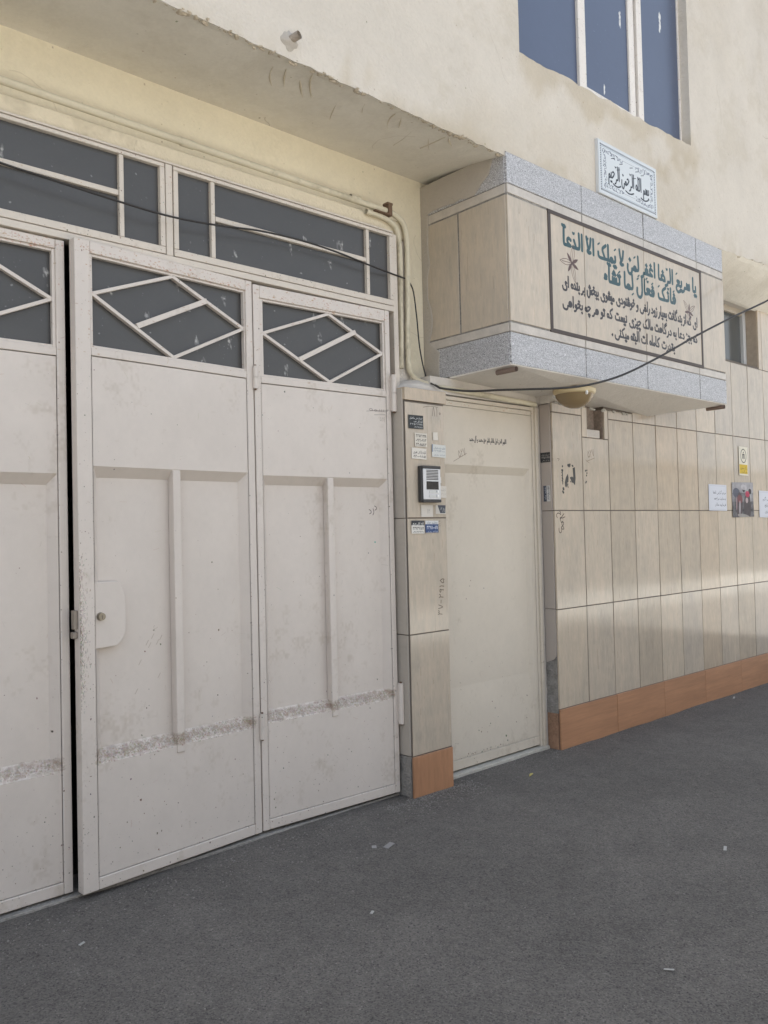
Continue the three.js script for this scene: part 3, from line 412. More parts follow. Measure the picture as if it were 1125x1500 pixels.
// ---- stone-clad box over the entrance
const box = thing('stone_canopy_box', 'stone clad box projecting over the door with granite bands and carved verse', 'canopy', [0, 0, 0]);
{
  const Z = .3365, XL = -.8, XR = 1.596, sh = new THREE.Shape(); sh.moveTo(XL + .004, .3); sh.lineTo(1.06, .3); sh.lineTo(1.09, .0); sh.lineTo(XR - .006, -Z + .004); sh.lineTo(XL + .004, -Z + .004);
  const cg = new THREE.ExtrudeGeometry(sh, { depth: 3.285 - 2.186, bevelEnabled: false }); cg.rotateX(-Math.PI / 2); cg.translate(0, 2.186, 0); mesh('core', uvm(cg), mConcrete, box);
  // front
  const gx = [XL, -.132, .53, 1.208, XR], fr = (name, x0, x1, y0, y1, mat, o) => tileAt(box, name, x0, x1, y0, y1, mat, { z: Z, ...o });
  const gOpt = () => ({ u: R(), v: R(), tu: 1, tv: 1 });
  for (let k = 0; k < 4; k++) { fr('granite_slab', gx[k], gx[k + 1], 3.12, 3.285, mGranite, gOpt()); fr('granite_slab', gx[k], gx[k + 1], 2.18, 2.349, mGranite, gOpt()); fr('trim_strip', gx[k], gx[k + 1], 3.068, 3.119, mTrim, gOpt()); fr('trim_strip', gx[k], gx[k + 1], 2.35, 2.399, mTrim, gOpt()); }
  // verse: one print across the tiles of the panel
  const PX0 = -.442, PX1 = 1.25, PY0 = 2.41, PY1 = 3.056, k = 1200, [c, g] = canvas(Math.round((PX1 - PX0) * k), Math.round((PY1 - PY0) * k));
  g.drawImage(tileTex[1], 200, 30, (PX1 - PX0) * TW / 4.8, (PY1 - PY0) * TW / 4.8, 0, 0, c.width, c.height);
  const W = c.width, H = c.height, teal = 'rgba(22,62,66,.95)', ink = 'rgba(34,28,26,.93)';
  write(g, 'یا سریعَ الرّضا اغفِر لِمَن لا یَملِکُ الاّ الدّعآ', W * .965, H * .235, H * .135, { fit: W * .9, lw: .235, col: teal });
  write(g, 'فَانّکَ فَعّالُ لِما تَشآء', W * .80, H * .43, H * .135, { fit: W * .5, lw: .235, col: teal });
  write(g, 'ای که از بندگانت بسیار زود راضی و خوشنودی میشوی ببخش بر بنده ای', W * .965, H * .60, H * .09, { fit: W * .91, lw: .225, col: ink });
  write(g, 'که بجز دعا به درگاهت مالک چیزی نیست که تو هر چه بخواهی', W * .965, H * .765, H * .09, { fit: W * .91, lw: .225, col: ink });
  write(g, 'بقدرت کامله ات البته میکنی .', W * .78, H * .915, H * .09, { fit: W * .44, lw: .225, col: ink });
  const flower = (x, y, s, rot) => { g.save(); g.translate(x, y); g.rotate(rot); g.strokeStyle = g.fillStyle = 'rgba(72,44,38,.9)'; g.lineWidth = 4; for (let q = 0; q < 7; q++) { const a = q * .9, L = s * (q % 2 ? 1 : .62); g.save(); g.rotate(a); g.beginPath(); g.moveTo(0, 0); g.quadraticCurveTo(L * .45, -L * .3, L, 0); g.quadraticCurveTo(L * .45, L * .3, 0, 0); q % 2 ? g.stroke() : g.fill(); g.beginPath(); g.moveTo(0, 0); g.lineTo(L * .85, 0); g.stroke(); g.restore(); } g.restore(); };
  flower(W * .115, H * .38, H * .17, .4); flower(W * .90, H * .47, H * .15, 1.2);
  const mVerse = M({ map: tex(c, true, false), roughness: .2 }), pj = [PX0, -.119, .2, .528, .86, 1.2, PX1];
  const mBoxTile = mTiles[0]; fr('tile', XL, PX0 - .012, 2.404, 3.062, mBoxTile); fr('tile', PX1 + .012, XR, 2.404, 3.062, mBoxTile);
  const vt = [PX0, -.119, .528, PX1]; for (let q = 0; q < 3; q++) { const m = fr('verse_tile', vt[q], vt[q + 1], PY0, PY1, mVerse, { u: vt[q] - PX0, v: 0, tu: 1 / (PX1 - PX0), tv: 1 / (PY1 - PY0) }); m.rotation.set(0, 0, 0); m.position.z = Z; m.scale.x = 1.004; }
  const mBand = M({ color: lin(.06, .042, .034), roughness: .5 });
  for (const [a, b, d, e] of [[PX0 - .016, PX1 + .016, PY1 - .008, PY1 + .013], [PX0 - .016, PX1 + .016, PY0 - .013, PY0 + .008], [PX0 - .016, PX0 + .008, PY0 + .009, PY1 - .009], [PX1 - .006, PX1 + .014, PY0 + .009, PY1 - .009]]) mesh('verse_border', bx(a, b, d, e, Z - .012, Z + .003, .001), mBand, box);
  // left side
  const sd = (name, z0, z1, y0, y1, mat, u = R(), v = R(), tu = 1, tv = 1) => { const w = z1 - z0 - .004, h = y1 - y0 - .0035, m = mesh(name, tileGeo(w, h, .011, .0015, u, v, tu, tv), mat, box); m.rotation.y = -Math.PI / 2; m.position.set(XL, (y0 + y1) / 2, (z0 + z1) / 2); };
  const mSideTile = mBoxTile.clone(); mSideTile.roughness = .5; const SZ = Z - .0115;
  sd('granite_slab', -.29, SZ, 3.12, 3.285, mGranite); sd('trim_strip', -.29, SZ, 3.068, 3.119, mTrim); sd('tile', -.29, -.012, 2.404, 3.062, mSideTile, 1, .3, 1 / 4.8, 1 / 2.4); sd('tile', -.004, SZ, 2.404, 3.062, mSideTile, 2.2, .9, 1 / 4.8, 1 / 2.4); sd('trim_strip', -.29, SZ, 2.35, 2.399, mTrim); sd('granite_slab', -.29, SZ, 2.18, 2.349, mGranite);
  // plaster smeared over the joints where the box meets the wall
  const smear = (pts, t) => { const s = new THREE.Shape(); pts.forEach(([z, y], i) => i ? s.lineTo(z, y) : s.moveTo(z, y)); const g2 = new THREE.ExtrudeGeometry(s, { depth: t, bevelEnabled: true, bevelSize: .006, bevelThickness: .002, bevelSegments: 1 }); g2.rotateY(-Math.PI / 2); g2.translate(XL, 0, 0); return uvm(g2); };
  const r = rng(4), edge = []; for (let q = 0; q <= 16; q++) edge.push([-.248 + (fbm(q * .7, 3, 5) - .5) * .07 + (q < 3 ? .06 : 0), 2.2 + q * .064]); mesh('plaster_smear', smear([[-.285, 2.2], ...edge, [-.285, 3.224]], .0025), mSmear, box);
  const e2 = []; for (let q = 0; q <= 10; q++) e2.push([-.285 + q * .05, 3.125 + (fbm(q * .8, 9, 2) - .3) * .03 + (q > 8 ? (q - 8) * .035 : 0)]); mesh('plaster_smear', smear([...e2, [.25, 3.29], [-.285, 3.29]], .003), mSmear, box);
  // ceiling: drops towards the house wall
  const zf = Z - .004, V = [[XL + .002, 2.178, zf], [XR - .002, 2.178, zf], [1.1, 2.099, .0005], [1.1, 2.099, -.09], [XL + .002, 2.172, -.10], [XL + .002, 2.176, -.285]], P = [];
  const tri = (a, b, d) => P.push(...a, ...b, ...d); tri(V[0], V[2], V[1]); tri(V[0], V[4], V[2]); tri(V[4], V[3], V[2]); tri(V[0], V[5], V[4]);
  const T = V.map(([x, y, z]) => [x, 2.19, z]); for (let i = 0; i < 6; i++) { const j = (i + 1) % 6; tri(V[i], V[j], T[j]); tri(V[i], T[j], T[i]); } tri(T[0], T[1], T[2]); tri(T[0], T[2], T[4]); tri(T[2], T[3], T[4]); tri(T[0], T[4], T[5]);
  let cl = new THREE.BufferGeometry(); cl.setAttribute('position', new THREE.Float32BufferAttribute(P, 3)); cl.computeVertexNormals(); mesh('ceiling', uvm(cl), mCeiling, box);
  // stub drain pipes through the bottom edge
  for (const [x, z] of [[-.765, .3], [1.545, .3]]) { const o = new THREE.Shape(); o.absarc(0, 0, .018, 0, 6.2832); const hl = new THREE.Path(); hl.absarc(0, 0, .0135, 0, 6.2832, true); o.holes.push(hl); const pg = new THREE.ExtrudeGeometry(o, { depth: .13, bevelEnabled: false, curveSegments: 16 }); pg.translate(x, 2.158, z - .09); mesh('drain_stub', uvm(pg), M({ color: lin(.22, .16, .13), roughness: .7 }), box); }
}

// ---------------------------------------------------------------- gate
const gateFrame = thing('gate_surround', 'cream painted steel frame round the folding gate leaves', 'gate frame', [0, 0, 0]);
{
  const f = (...a) => bx(...a, .003, [0, 0], FSC);
  mesh('head_rail', f(-3.76, -1.195, 2.479, 2.507, -.17, -.106), mFrame, gateFrame);
  mesh('top_rail', f(-3.76, -1.195, 2.893, 2.902, -.17, -.104), mFrame, gateFrame);
  mesh('post', f(-2.483, -2.452, 2.508, 2.892, -.17, -.108), mFrame, gateFrame);
  mesh('jamb', f(-1.197, -1.165, 2.07, 2.892, -.18, -.112), mFrame, gateFrame);
  mesh('jamb', f(-1.262, -1.25, .03, 2.478, -.17, -.125), mFrame, gateFrame);
  mesh('jamb', f(-3.775, -3.752, .02, 2.892, -.17, -.1), mFrame, gateFrame);
  mesh('threshold', bx(-3.76, -1.246, -.03, .008, -.3, -.098, .004), mConcrete, gateFrame);
}
// glazed lights over the gate
function transom(label, x0, x1, flip) {
  const t = thing('transom_window', label, 'window', [x0, 2.51, -.106]), w = x1 - x0, H = .38, f = (a, b, c, d, z = 0) => bx(a, b, c, d, -.034, z, .003, [x0 + 9, 0], FSC), q = .022, mx = (x) => flip ? w - x : x;
  const vb = (xc, wd, y0, y1, z) => f(mx(xc) - wd / 2, mx(xc) + wd / 2, y0, y1, z);
  mesh('rail', f(0, w, 0, .03), mFrame, t); mesh('rail', f(0, w, H - .016, H), mFrame, t); mesh('stile', f(0, q, .031, H - .017), mFrame, t); mesh('stile', f(w - q, w, .031, H - .017), mFrame, t);
  mesh('mullion', vb(.188, .02, .031, H - .017, -.002), mFrame, t); mesh('mullion', vb(1.078, .02, .031, H - .017, -.002), mFrame, t);
  const a = Math.min(mx(.2), mx(1.067)), b = Math.max(mx(.2), mx(1.067)); mesh('glazing_bar', f(a, b, .195, .217, -.004), mFrame, t);
  const cuts = [q, .178, .198, 1.068, 1.088, w - q].map(mx).sort((m, n) => m - n);
  for (const [i, ylo, yhi] of [[0, .03, H - .016], [2, .03, .196], [2, .216, H - .016], [4, .03, H - .016]]) mesh('glass_pane', bx(cuts[i] - .003, cuts[i + 1] + .003, ylo, yhi, -.026, -.021, 0, [x0 + 5 + ylo, i * .37]), mPane, t);
  return t;
}
transom('glazed transom over the gate whose right end meets the wall pipe', -2.448, -1.199, false);
transom('glazed transom over the gate whose right end meets the other transom', -3.738, -2.487, true);

function gateLeaf(label, A, B, o, seed, extra) {
  const W = Math.hypot(B[0] - A[0], B[1] - A[1]), t = thing('gate_leaf', label, 'gate', [A[0], 0, A[1]], Math.atan2(-(B[1] - A[1]), B[0] - A[0]), 'folding gate leaves');
  const mat = steel(paintedSteel(seed, (a) => { const { r, chip } = a, H = o.rec; for (let k = 0; k < 150; k++) { chip((r() < .6 ? o.sl : W - o.sr) + (r() - .5) * .006, r() * 2.05, .4 + r() * r() * 2); } for (let k = 0; k < 60; k++) chip(o.sl + r() * (W - o.sl - o.sr), o.y0 + .046 + (r() - .5) * .006, .4 + r() * r() * 2.4); for (let k = 0; k < 50; k++) chip(r() * W, o.y0 + r() * .3, .4 + r() * r() * 2); rust(a, 0, W, o.glass[1] - .004, o.y1, 160); rust(a, 0, W, o.glass[0] - .03, o.glass[1], 120); extra(a); })), Y0 = o.y0, Y1 = o.y1, sl = o.sl, sr = W - o.sr, [g0, g1] = o.glass, [r0, r1] = o.rec, fr = (a, b, c, d, z = 0) => bx(a, b, c, d, -.045, z, .004, [0, 0], FSC);
  mesh('stile', fr(0, sl, Y0, Y1), mat, t); mesh('stile', fr(sr, W, Y0, Y1), mat, t);
  mesh('rail', fr(sl, sr, g1, Y1, -.001), mat, t); mesh('rail', fr(sl, sr, g0 - .032, g0, -.001), mat, t); mesh('rail', fr(sl, sr, Y0, Y0 + .045, -.001), mat, t);
  // pressed steel sheet: flat at top and bottom, a sunk field between, all set just behind the frame
  const P = [], zq = -.005, D = .036, bt = .042, bs = .03, bb = .052, q = (a, b, c, d) => P.push(...a, ...b, ...c, ...a, ...c, ...d);
  const L = sl + .0028, Rr = sr - .0028, top = g0 - .0348, bot = Y0 + .0478;
  q([L, r1, zq], [Rr, r1, zq], [Rr, top, zq], [L, top, zq]); q([L, bot, zq], [Rr, bot, zq], [Rr, r0, zq], [L, r0, zq]);
  const i0 = L + bs, i1 = Rr - bs, j0 = r0 + bb, j1 = r1 - bt;
  q([i0, j0, zq - D], [i1, j0, zq - D], [i1, j1, zq - D], [i0, j1, zq - D]);
  q([i0, j1, zq - D], [i1, j1, zq - D], [Rr, r1, zq], [L, r1, zq]); q([L, r0, zq], [Rr, r0, zq], [i1, j0, zq - D], [i0, j0, zq - D]);
  q([L, r0, zq], [i0, j0, zq - D], [i0, j1, zq - D], [L, r1, zq]); q([i1, j0, zq - D], [Rr, r0, zq], [Rr, r1, zq], [i1, j1, zq - D]);
  const g = new THREE.BufferGeometry(); g.setAttribute('position', new THREE.Float32BufferAttribute(P, 3)); g.computeVertexNormals(); uvm(g, [0, 0], FSC);
  { const p = g.attributes.position, uv = g.attributes.uv; for (let i = 0; i < p.count; i++) uv.setXY(i, p.getX(i) / LW, p.getY(i) / LH); }
  mesh('pressed_panel', g, mat, t);
  mesh('back_sheet', bx(L, Rr, bot, top, -.052, -.048, 0, [0, 0], FSC), mat, t);
  mesh('stiffener', bx(o.post - .018, o.post + .018, r0 - .028, r1 - .004, zq - D + .001, .001, .004, [0, 0], FSC), mat, t);
  // glass and its bars
  const gl = sl + (o.bl || .012), gr = sr - (o.br || .006);
  mesh('glazing_bead', [bx(sl, gl, g0, g1, -.03, -.008, .002, [0, 0], FSC), bx(gr, sr, g0, g1, -.03, -.008, .002, [0, 0], FSC), bx(gl, gr, g1 - .01, g1, -.03, -.009, .002, [0, 0], FSC), bx(gl, gr, g0, g0 + .01, -.03, -.009, .002, [0, 0], FSC)], mat, t);
  mesh('glass_pane', bx(gl - .004, gr + .004, g0 + .004, g1 - .004, -.038, -.033, 0, [seed * .13, seed * .31]), mPane, t);
  const cx = o.cx, [yl, yr] = o.side, z0 = -.032, z1 = -.012, h = .005;
  for (const [a, b, c, d] of [[gl, yl, cx, g1 - .012], [cx, g1 - .012, gr, yr], [gr, yr, cx, g0 + .012], [cx, g0 + .012, gl, yl]]) mesh('diagonal_bar', bar(a, b, c, d, .014, z0, z1 + R() * .002, FSC), mat, t);
  mesh('diagonal_bar', bar(...o.mid, .022, z0, z1 + .004, FSC), mat, t);
  return [t, mat, W];
}
const barrel = (parent, x, y0, y1, z, r, mat) => {
  const ym = (y0 + y1) / 2, hg = mesh('hinge', (() => { const a = new THREE.CylinderGeometry(r, r, ym - y0 - .001, 14), b = a.clone(); a.translate(x, (y0 + ym) / 2, z); b.translate(x, (y1 + ym) / 2 + .0005, z); const pl = bx(x - r * .8, x + r * .8, y0 + .008, y1 - .008, z - r * 1.5, z - r * .3); return [uvm(a, [0, 0], FSC), uvm(b, [0, 0], FSC), uvm(pl, [0, 0], FSC)]; })(), mat, parent);
  const pin = new THREE.CylinderGeometry(r * .45, r * .45, y1 - y0 + .012, 10); pin.translate(x, ym, z); mesh('pin', uvm(pin), mRust, hg); return hg;
};
{
  // leaf with the lock, its free edge standing a little open
  const [t, mat, W] = gateLeaf('cream steel gate leaf with a key lock plate, standing slightly ajar', [-2.893, -.05], [-2.0685, -.11], { y0: .02, y1: 2.475, sl: .062, sr: .036, glass: [2.066, 2.428], rec: [.485, 1.613], post: .424, cx: .428, side: [2.276, 2.256], mid: [.262, 2.181, .594, 2.345] }, 501, (a) => {
    grit(a, .06, .8, .482, .54, 4800); rust(a, .05, .85, 2.425, 2.445, 140); rust(a, .05, .09, 2.06, 2.43, 60); rust(a, .25, .8, 2.2, 2.43, 60);
    const { r, chip } = a; for (let k = 0; k < 900; k++) { const q = r() * r() * r(), y = .98 + (r() + r() - 1) * .32; a.g.strokeStyle = `rgba(${80 + r() * 60},${74 + r() * 50},${66 + r() * 44},${.2 + r() * .45})`; a.g.lineWidth = .6 + r() * 1.3; a.g.beginPath(); a.g.moveTo(a.X(q * .06), a.Y(y)); a.g.lineTo(a.X(q * .06 + (r() - .5) * .008), a.Y(y + (r() - .3) * .02)); a.g.stroke(); } for (let k = 0; k < 60; k++) chip(.0 + r() * r() * .06, .05 + r() * 1.4, .4 + r() * 1.1);
    for (const [s, y, z] of [[.31, .16, 3], [.33, .165, 2.4], [.24, .31, 3.4], [.18, .97, 2], [.33, .96, 3], [.36, .9, 3], [.29, .88, 2.5], [.58, .8, 2], [.27, .55, 3], [.2, .4, 3]]) chip(s, y, z);
    a.g.strokeStyle = 'rgba(120,100,80,.5)'; a.g.lineWidth = 1.6; for (let k = 0; k < 8; k++) { a.g.beginPath(); const s = .24 + r() * .12, y = .7 + r() * .3; a.g.moveTo(a.X(s), a.Y(y)); a.g.lineTo(a.X(s + .012), a.Y(y + .02)); a.g.stroke(); }
  });
  const z = -.0455 + .001;
  const sh = new THREE.Shape(); sh.moveTo(.0, -.124); sh.lineTo(.085, -.12); sh.quadraticCurveTo(.118, -.1, .122, -.06); sh.lineTo(.122, .055); sh.quadraticCurveTo(.118, .1, .092, .122); sh.lineTo(0, .122);
  const pg = new THREE.ExtrudeGeometry(sh, { depth: .034, bevelEnabled: true, bevelSize: .003, bevelThickness: .003, bevelSegments: 2 }); pg.translate(.0665, 1.045, z); const lp = mesh('lock_plate', uvm(pg, [.2, .1], FSC), mat, t);
  const kb = new THREE.CylinderGeometry(.014, .016, .016, 18); kb.rotateX(Math.PI / 2); kb.translate(.086, 1.04, .0); mesh('lock_cylinder', uvm(kb), M({ color: lin(.28, .25, .2), roughness: .4, metalness: .8 }), lp);
  mesh('keyhole', bx(.0845, .0875, 1.031, 1.045, .0075, .0088), mJoint, lp);
  mesh('latch_bolt', [bx(-.016, -.001, 1.0, 1.07, -.036, -.012, .002), bx(-.02, -.001, .965, .99, -.036, -.014, .003)], M({ color: lin(.3, .26, .22), roughness: .55, metalness: .5 }), t);
  barrel(t, W + .004, 1.99, 2.092, .008, .012, mat); barrel(t, W + .004, .43, .543, .008, .012, mat);
}
{
  const [t, mat, W] = gateLeaf('cream steel gate leaf hinged to the tiled pillar, with scribbles on it', [-2.0635, -.11], [-1.2645, -.075], { y0: .022, y1: 2.466, sl: .034, sr: .03, bl: .02, br: .012, glass: [2.053, 2.408], rec: [.492, 1.604], post: .407, cx: .425, side: [2.252, 2.243], mid: [.25, 2.153, .588, 2.331] }, 601, (a) => {
    grit(a, .04, .78, .49, .545, 4200); rust(a, .03, .8, 2.41, 2.43, 60); const { g, X, Y } = a;
    write(g, 'بسمه', X(.78), Y(1.945), 22, { lw: .1, col: 'rgba(95,85,80,.7)', fit: 110 }); g.strokeStyle = 'rgba(95,85,80,.6)'; g.lineWidth = 2; g.beginPath(); g.moveTo(X(.64), Y(1.94)); g.lineTo(X(.785), Y(1.955)); g.moveTo(X(.69), Y(1.925)); g.lineTo(X(.76), Y(1.93)); g.stroke();
    write(g, '526', X(.76), Y(1.895), 20, { lw: .09, col: 'rgba(130,118,110,.5)' });
    write(g, 'درد', X(.725), Y(1.455), 34, { lw: .09, col: 'rgba(70,55,55,.85)', rot: -.45 });
    g.fillStyle = '#3aa08c'; g.beginPath(); g.arc(X(.705), Y(1.285), 3.4, 0, 7); g.fill();
    for (const [s, y, z] of [[.5, .28, 2], [.36, .29, 3], [.2, .2, 2], [.62, .47, 2.5]]) a.chip(s, y, z);
  });
  barrel(t, W + .004, 1.946, 2.135, .016, .015, mat); barrel(t, W + .004, .365, .57, .016, .015, mat);
}
gateLeaf('cream steel gate leaf beside the dark gap, facing the lock', [-3.735, -.115], [-2.905, -.115], { y0: .018, y1: 2.474, sl: .036, sr: .034, bl: .006, br: .012, glass: [2.062, 2.438], rec: [.47, 1.585], post: .4, cx: .41, side: [2.25, 2.246], mid: [.24, 2.345, .57, 2.18] }, 701, (a) => { grit(a, .04, .8, .468, .525, 3200); rust(a, .03, .85, 2.43, 2.462, 260); rust(a, .4, .85, 2.25, 2.42, 50); for (const [s, y, z] of [[.77, .62, 3], [.72, .75, 3], [.8, .4, 3], [.73, .3, 2], [.79, .2, 3]]) a.chip(s, y, z); });

// ---------------------------------------------------------------- entrance door
const door = thing('entrance_door', 'cream steel entrance door with a stencilled line, under the stone box', 'door', [-.955, 0, -.1]);
{
  const mat = steel(paintedSteel(811, (a) => {
    const { g, X, Y } = a, k = a.w / LW; write(g, 'اللهم العن اول ظالم ظلم حق محمد و آل محمد', X(.63), Y(1.838), .022 * k, { lw: .16, col: 'rgba(40,34,32,.9)', fit: .325 * k });
    write(g, '527', X(.275), Y(1.757), .042 * k, { lw: .06, col: 'rgba(95,75,62,.75)', rot: -.3 }); g.strokeStyle = 'rgba(95,75,62,.7)'; g.lineWidth = 2; g.beginPath(); g.moveTo(X(.17), Y(1.715)); g.lineTo(X(.28), Y(1.765)); g.stroke();
    for (const [s, y, z] of [[.35, .2, 3.5], [.33, .21, 3], [.42, .22, 2], [.48, .31, 3], [.46, .35, 2.6], [.66, .2, 3], [.56, .14, 5], [.57, .11, 4], [.3, 1.02, 3], [.31, 1.05, 2.5], [.42, 1.0, 3], [.27, .95, 3], [.45, .55, 2]]) a.chip(s, y, z);
    for (let q = 0; q < 30; q++) a.chip(.2 + a.r() * .4, .095 + (a.r() - .5) * .012, 1 + a.r() * 2);
    rust(a, 0, .9, 2.02, 2.06, 60);
  }, { base: [.63, .563, .47], chips: 260 })), W = .868;
  const fr = (a, b, c, d, z0, z1) => bx(a, b, c, d, z0, z1, .003, [0, 0], FSC);
  // frame
  mesh('frame_jamb', fr(W + .003, W + .024, 0, 2.078, -.06, .004), mat, door); mesh('frame_jamb', fr(W + .0245, W + .044, 0, 2.075, -.06, .016), mat, door); mesh('frame_jamb', fr(W + .0445, W + .058, 0, 2.073, -.06, .009), mat, door);
  mesh('frame_head', fr(-.04, W + .0025, 2.052, 2.074, -.06, .006), mat, door);
  // leaf: pressed sheet with a sunk field
  const P = [], q = (a, b, c, d) => P.push(...a, ...b, ...c, ...a, ...c, ...d), X0 = .0, X1 = W, r0 = .1, r1 = 1.698, D = .022, L = .06, Rr = W - .028, i0 = L + .024, i1 = Rr - .024, j0 = .47, j1 = r1 - .045;
  q([X0, .085, 0], [X1, .085, 0], [X1, r0, 0], [X0, r0, 0]); q([X0, r1, 0], [X1, r1, 0], [X1, 2.02, 0], [X0, 2.02, 0]); q([X0, r0, 0], [L, r0, 0], [L, r1, 0], [X0, r1, 0]); q([Rr, r0, 0], [X1, r0, 0], [X1, r1, 0], [Rr, r1, 0]);
  q([i0, j0, -D], [i1, j0, -D], [i1, j1, -D], [i0, j1, -D]); q([i0, j1, -D], [i1, j1, -D], [Rr, r1, 0], [L, r1, 0]); q([L, r0, 0], [Rr, r0, 0], [i1, j0, -D], [i0, j0, -D]); q([L, r0, 0], [i0, j0, -D], [i0, j1, -D], [L, r1, 0]); q([i1, j0, -D], [Rr, r0, 0], [Rr, r1, 0], [i1, j1, -D]);
  const g = new THREE.BufferGeometry(); g.setAttribute('position', new THREE.Float32BufferAttribute(P, 3)); g.computeVertexNormals(); { const p = g.attributes.position, uv = new Float32Array(p.count * 2); for (let i = 0; i < p.count; i++) { uv[i * 2] = p.getX(i) / LW; uv[i * 2 + 1] = p.getY(i) / LH; } g.setAttribute('uv', new THREE.BufferAttribute(uv, 2)); }
  mesh('pressed_panel', g, mat, door);
  mesh('back_sheet', bx(0, W, .035, 2.05, -.045, -.04, 0, [0, 0], FSC), mat, door);
  mesh('rail', fr(0, W, 2.022, 2.05, -.035, .002), mat, door); mesh('rail', fr(0, W, .03, .083, -.035, .002), mat, door);
  mesh('sill', bx(-.01, W + .06, -.03, .02, -.1, .034, .008), mSill, door);
}
// small strip of wall over the door head
mesh('door_lintel', [bx(-.953, -.006, 2.082, 2.172, -.28, -.1), bx(-.0285, .36, 2.094, 2.172, -.28, -.012), bx(-.0285, -.006, 0, 2.081, -.28, -.093)], mPlasterGrey, house);

// ---------------------------------------------------------------- windows
const blue = thing('upper_window', 'blue glazed upper window with white bars in the plaster wall', 'window', [-.65, 3.87, .262]);
{
  const mW = M({ map: mFrame.map, color: lin(1.18, 1.22, 1.28), roughness: .45 }), [c, g] = canvas(1024, 1024), f = field(1024, 1024, [[5, 5, .4, 901], [60, 60, .2, 902], [400, 400, .2, 903]]), r = rng(40);
  paint(g, 1024, 1024, (i, j) => { const m = 1 + f[j * 1024 + i] * .16; return [.075 * m, .098 * m, .16 * m]; });
  const drip = (x, y, n, s) => { for (let q = 0; q < n; q++) { g.fillStyle = `rgba(226,222,214,${.25 + r() * .6})`; g.beginPath(); g.ellipse(x + (r() - .5) * s * 9, y + (r() - .5) * s * 50, .8 + r() * s * 2.4, 2 + r() * s * 8, 0, 0, 6.3); g.fill(); } };
  const U = (x) => x / 1.9 * 1024, V = (y) => 1024 - y / 1.9 * 1024;
  drip(U(1.12), V(.66), 34, 1); drip(U(1.62), V(.84), 60, 1.3); drip(U(.92), V(.14), 40, .6); drip(U(.36), V(.62), 8, .6); drip(U(1.36), V(.8), 8, .5);
  for (let k = 0; k < 160; k++) { g.fillStyle = `rgba(220,220,215,${.15 + r() * .4})`; g.fillRect(r() * 1024, r() * 1024, 1 + r(), 1 + r() * 3); }
  const mB = M({ map: tex(c, true, false), roughness: .28 }), sc = [1 / 1.9, 1 / 1.9];
  for (const [a, b] of [[.0, .632], [.708, 1.196], [1.348, 1.842]]) mesh('glass_pane', bx(a, b, -.0, 1.38, -.012, -.006, 0, [0, 0], sc), mB, blue);
  const f2 = (a, b, y0, y1, z) => bx(a, b, y0, y1, -.03, z, .004, [0, 0], FSC);
  mesh('mullion', f2(.634, .706, .0, 1.38, .012), mW, blue); mesh('mullion', f2(1.198, 1.262, 0, 1.38, .006), mW, blue); mesh('mullion', f2(1.285, 1.346, 0, 1.38, .014), mW, blue); mesh('sash_gap', bx(1.262, 1.285, 0, 1.38, -.03, -.01), M({ color: lin(.2, .2, .2), roughness: .8 }), blue);
  mesh('sill_rail', f2(.706, 1.284, .04, .085, .004), mW, blue); mesh('stile', f2(1.842, 1.858, .0, 1.38, .004), mW, blue);
}
const sidewin = thing('small_window', 'small grey window under the soffit in the tiled wall', 'window', [2.14, 2.662, -.11]);
{
  const mW = M({ color: lin(.6, .6, .6), roughness: .4 });
  mesh('glass_pane', bx(.03, .74, .03, .46, -.02, -.014), M({ color: lin(.10, .105, .105), roughness: .12 }), sidewin);
  mesh('stile', bx(.735, .788, .0, .5, -.04, .012, .003), mW, sidewin); mesh('stile', bx(0, .03, 0, .5, -.04, .012, .003), mW, sidewin); mesh('rail', bx(.031, .734, 0, .034, -.04, .01, .003), mW, sidewin); mesh('rail', bx(.031, .734, .445, .5, -.04, .01, .003), M({ color: lin(.52, .46, .38), roughness: .7 }), sidewin);
}

// ---------------------------------------------------------------- pipes and cables
const mPipe = plaster([.66, .60, .46], [.42, .37, .27], .9, 66, .002);
const pipe = thing('wall_pipe', 'painted conduit pipe running above the gate and down to the door', 'pipe', [0, 0, 0]);
{
  const z = -.145, run = [[-3.9, 3.04, z], [-3.1, 3.032, z], [-2.33, 3.027, z], [-1.3, 3.02, z], [-1.15, 3.015, z], [-1.085, 2.985, z], [-1.062, 2.92, z], [-1.062, 2.6, z], [-1.07, 2.27, z], [-1.055, 2.185, z], [-1.0, 2.142, z + .01], [-.9, 2.122, -.115], [-.7, 2.108, -.088], [-.4, 2.1, -.086], [-.06, 2.09, -.086]];
  mesh('main_pipe', tube(run, .0155, 220, 12), mPipe, pipe);
  mesh('inner_pipe', tube([[-1.34, 2.985, -.15], [-1.2, 2.978, -.15], [-1.135, 2.95, -.15], [-1.112, 2.88, -.15], [-1.112, 2.5, -.15], [-1.118, 2.2, -.15]], .0145, 90, 10), mPipe, pipe);
  for (const x of [-2.36, -1.42]) mesh('coupling', tube([[x - .03, 3.027, z], [x + .03, 3.0265, z]], 0.0185, 4, 12), mPipe, pipe);
  mesh('clamp', [bx(-1.205, -1.18, 2.99, 3.055, -.17, -.12, .004), bx(-1.21, -1.172, 3.05, 3.062, -.165, -.125, .002), bx(-1.3, -1.2, 2.992, 2.998, -.14, -.12)], mRust, pipe);
}
const mCable = M({ color: lin(.03, .027, .026), roughness: .6 });

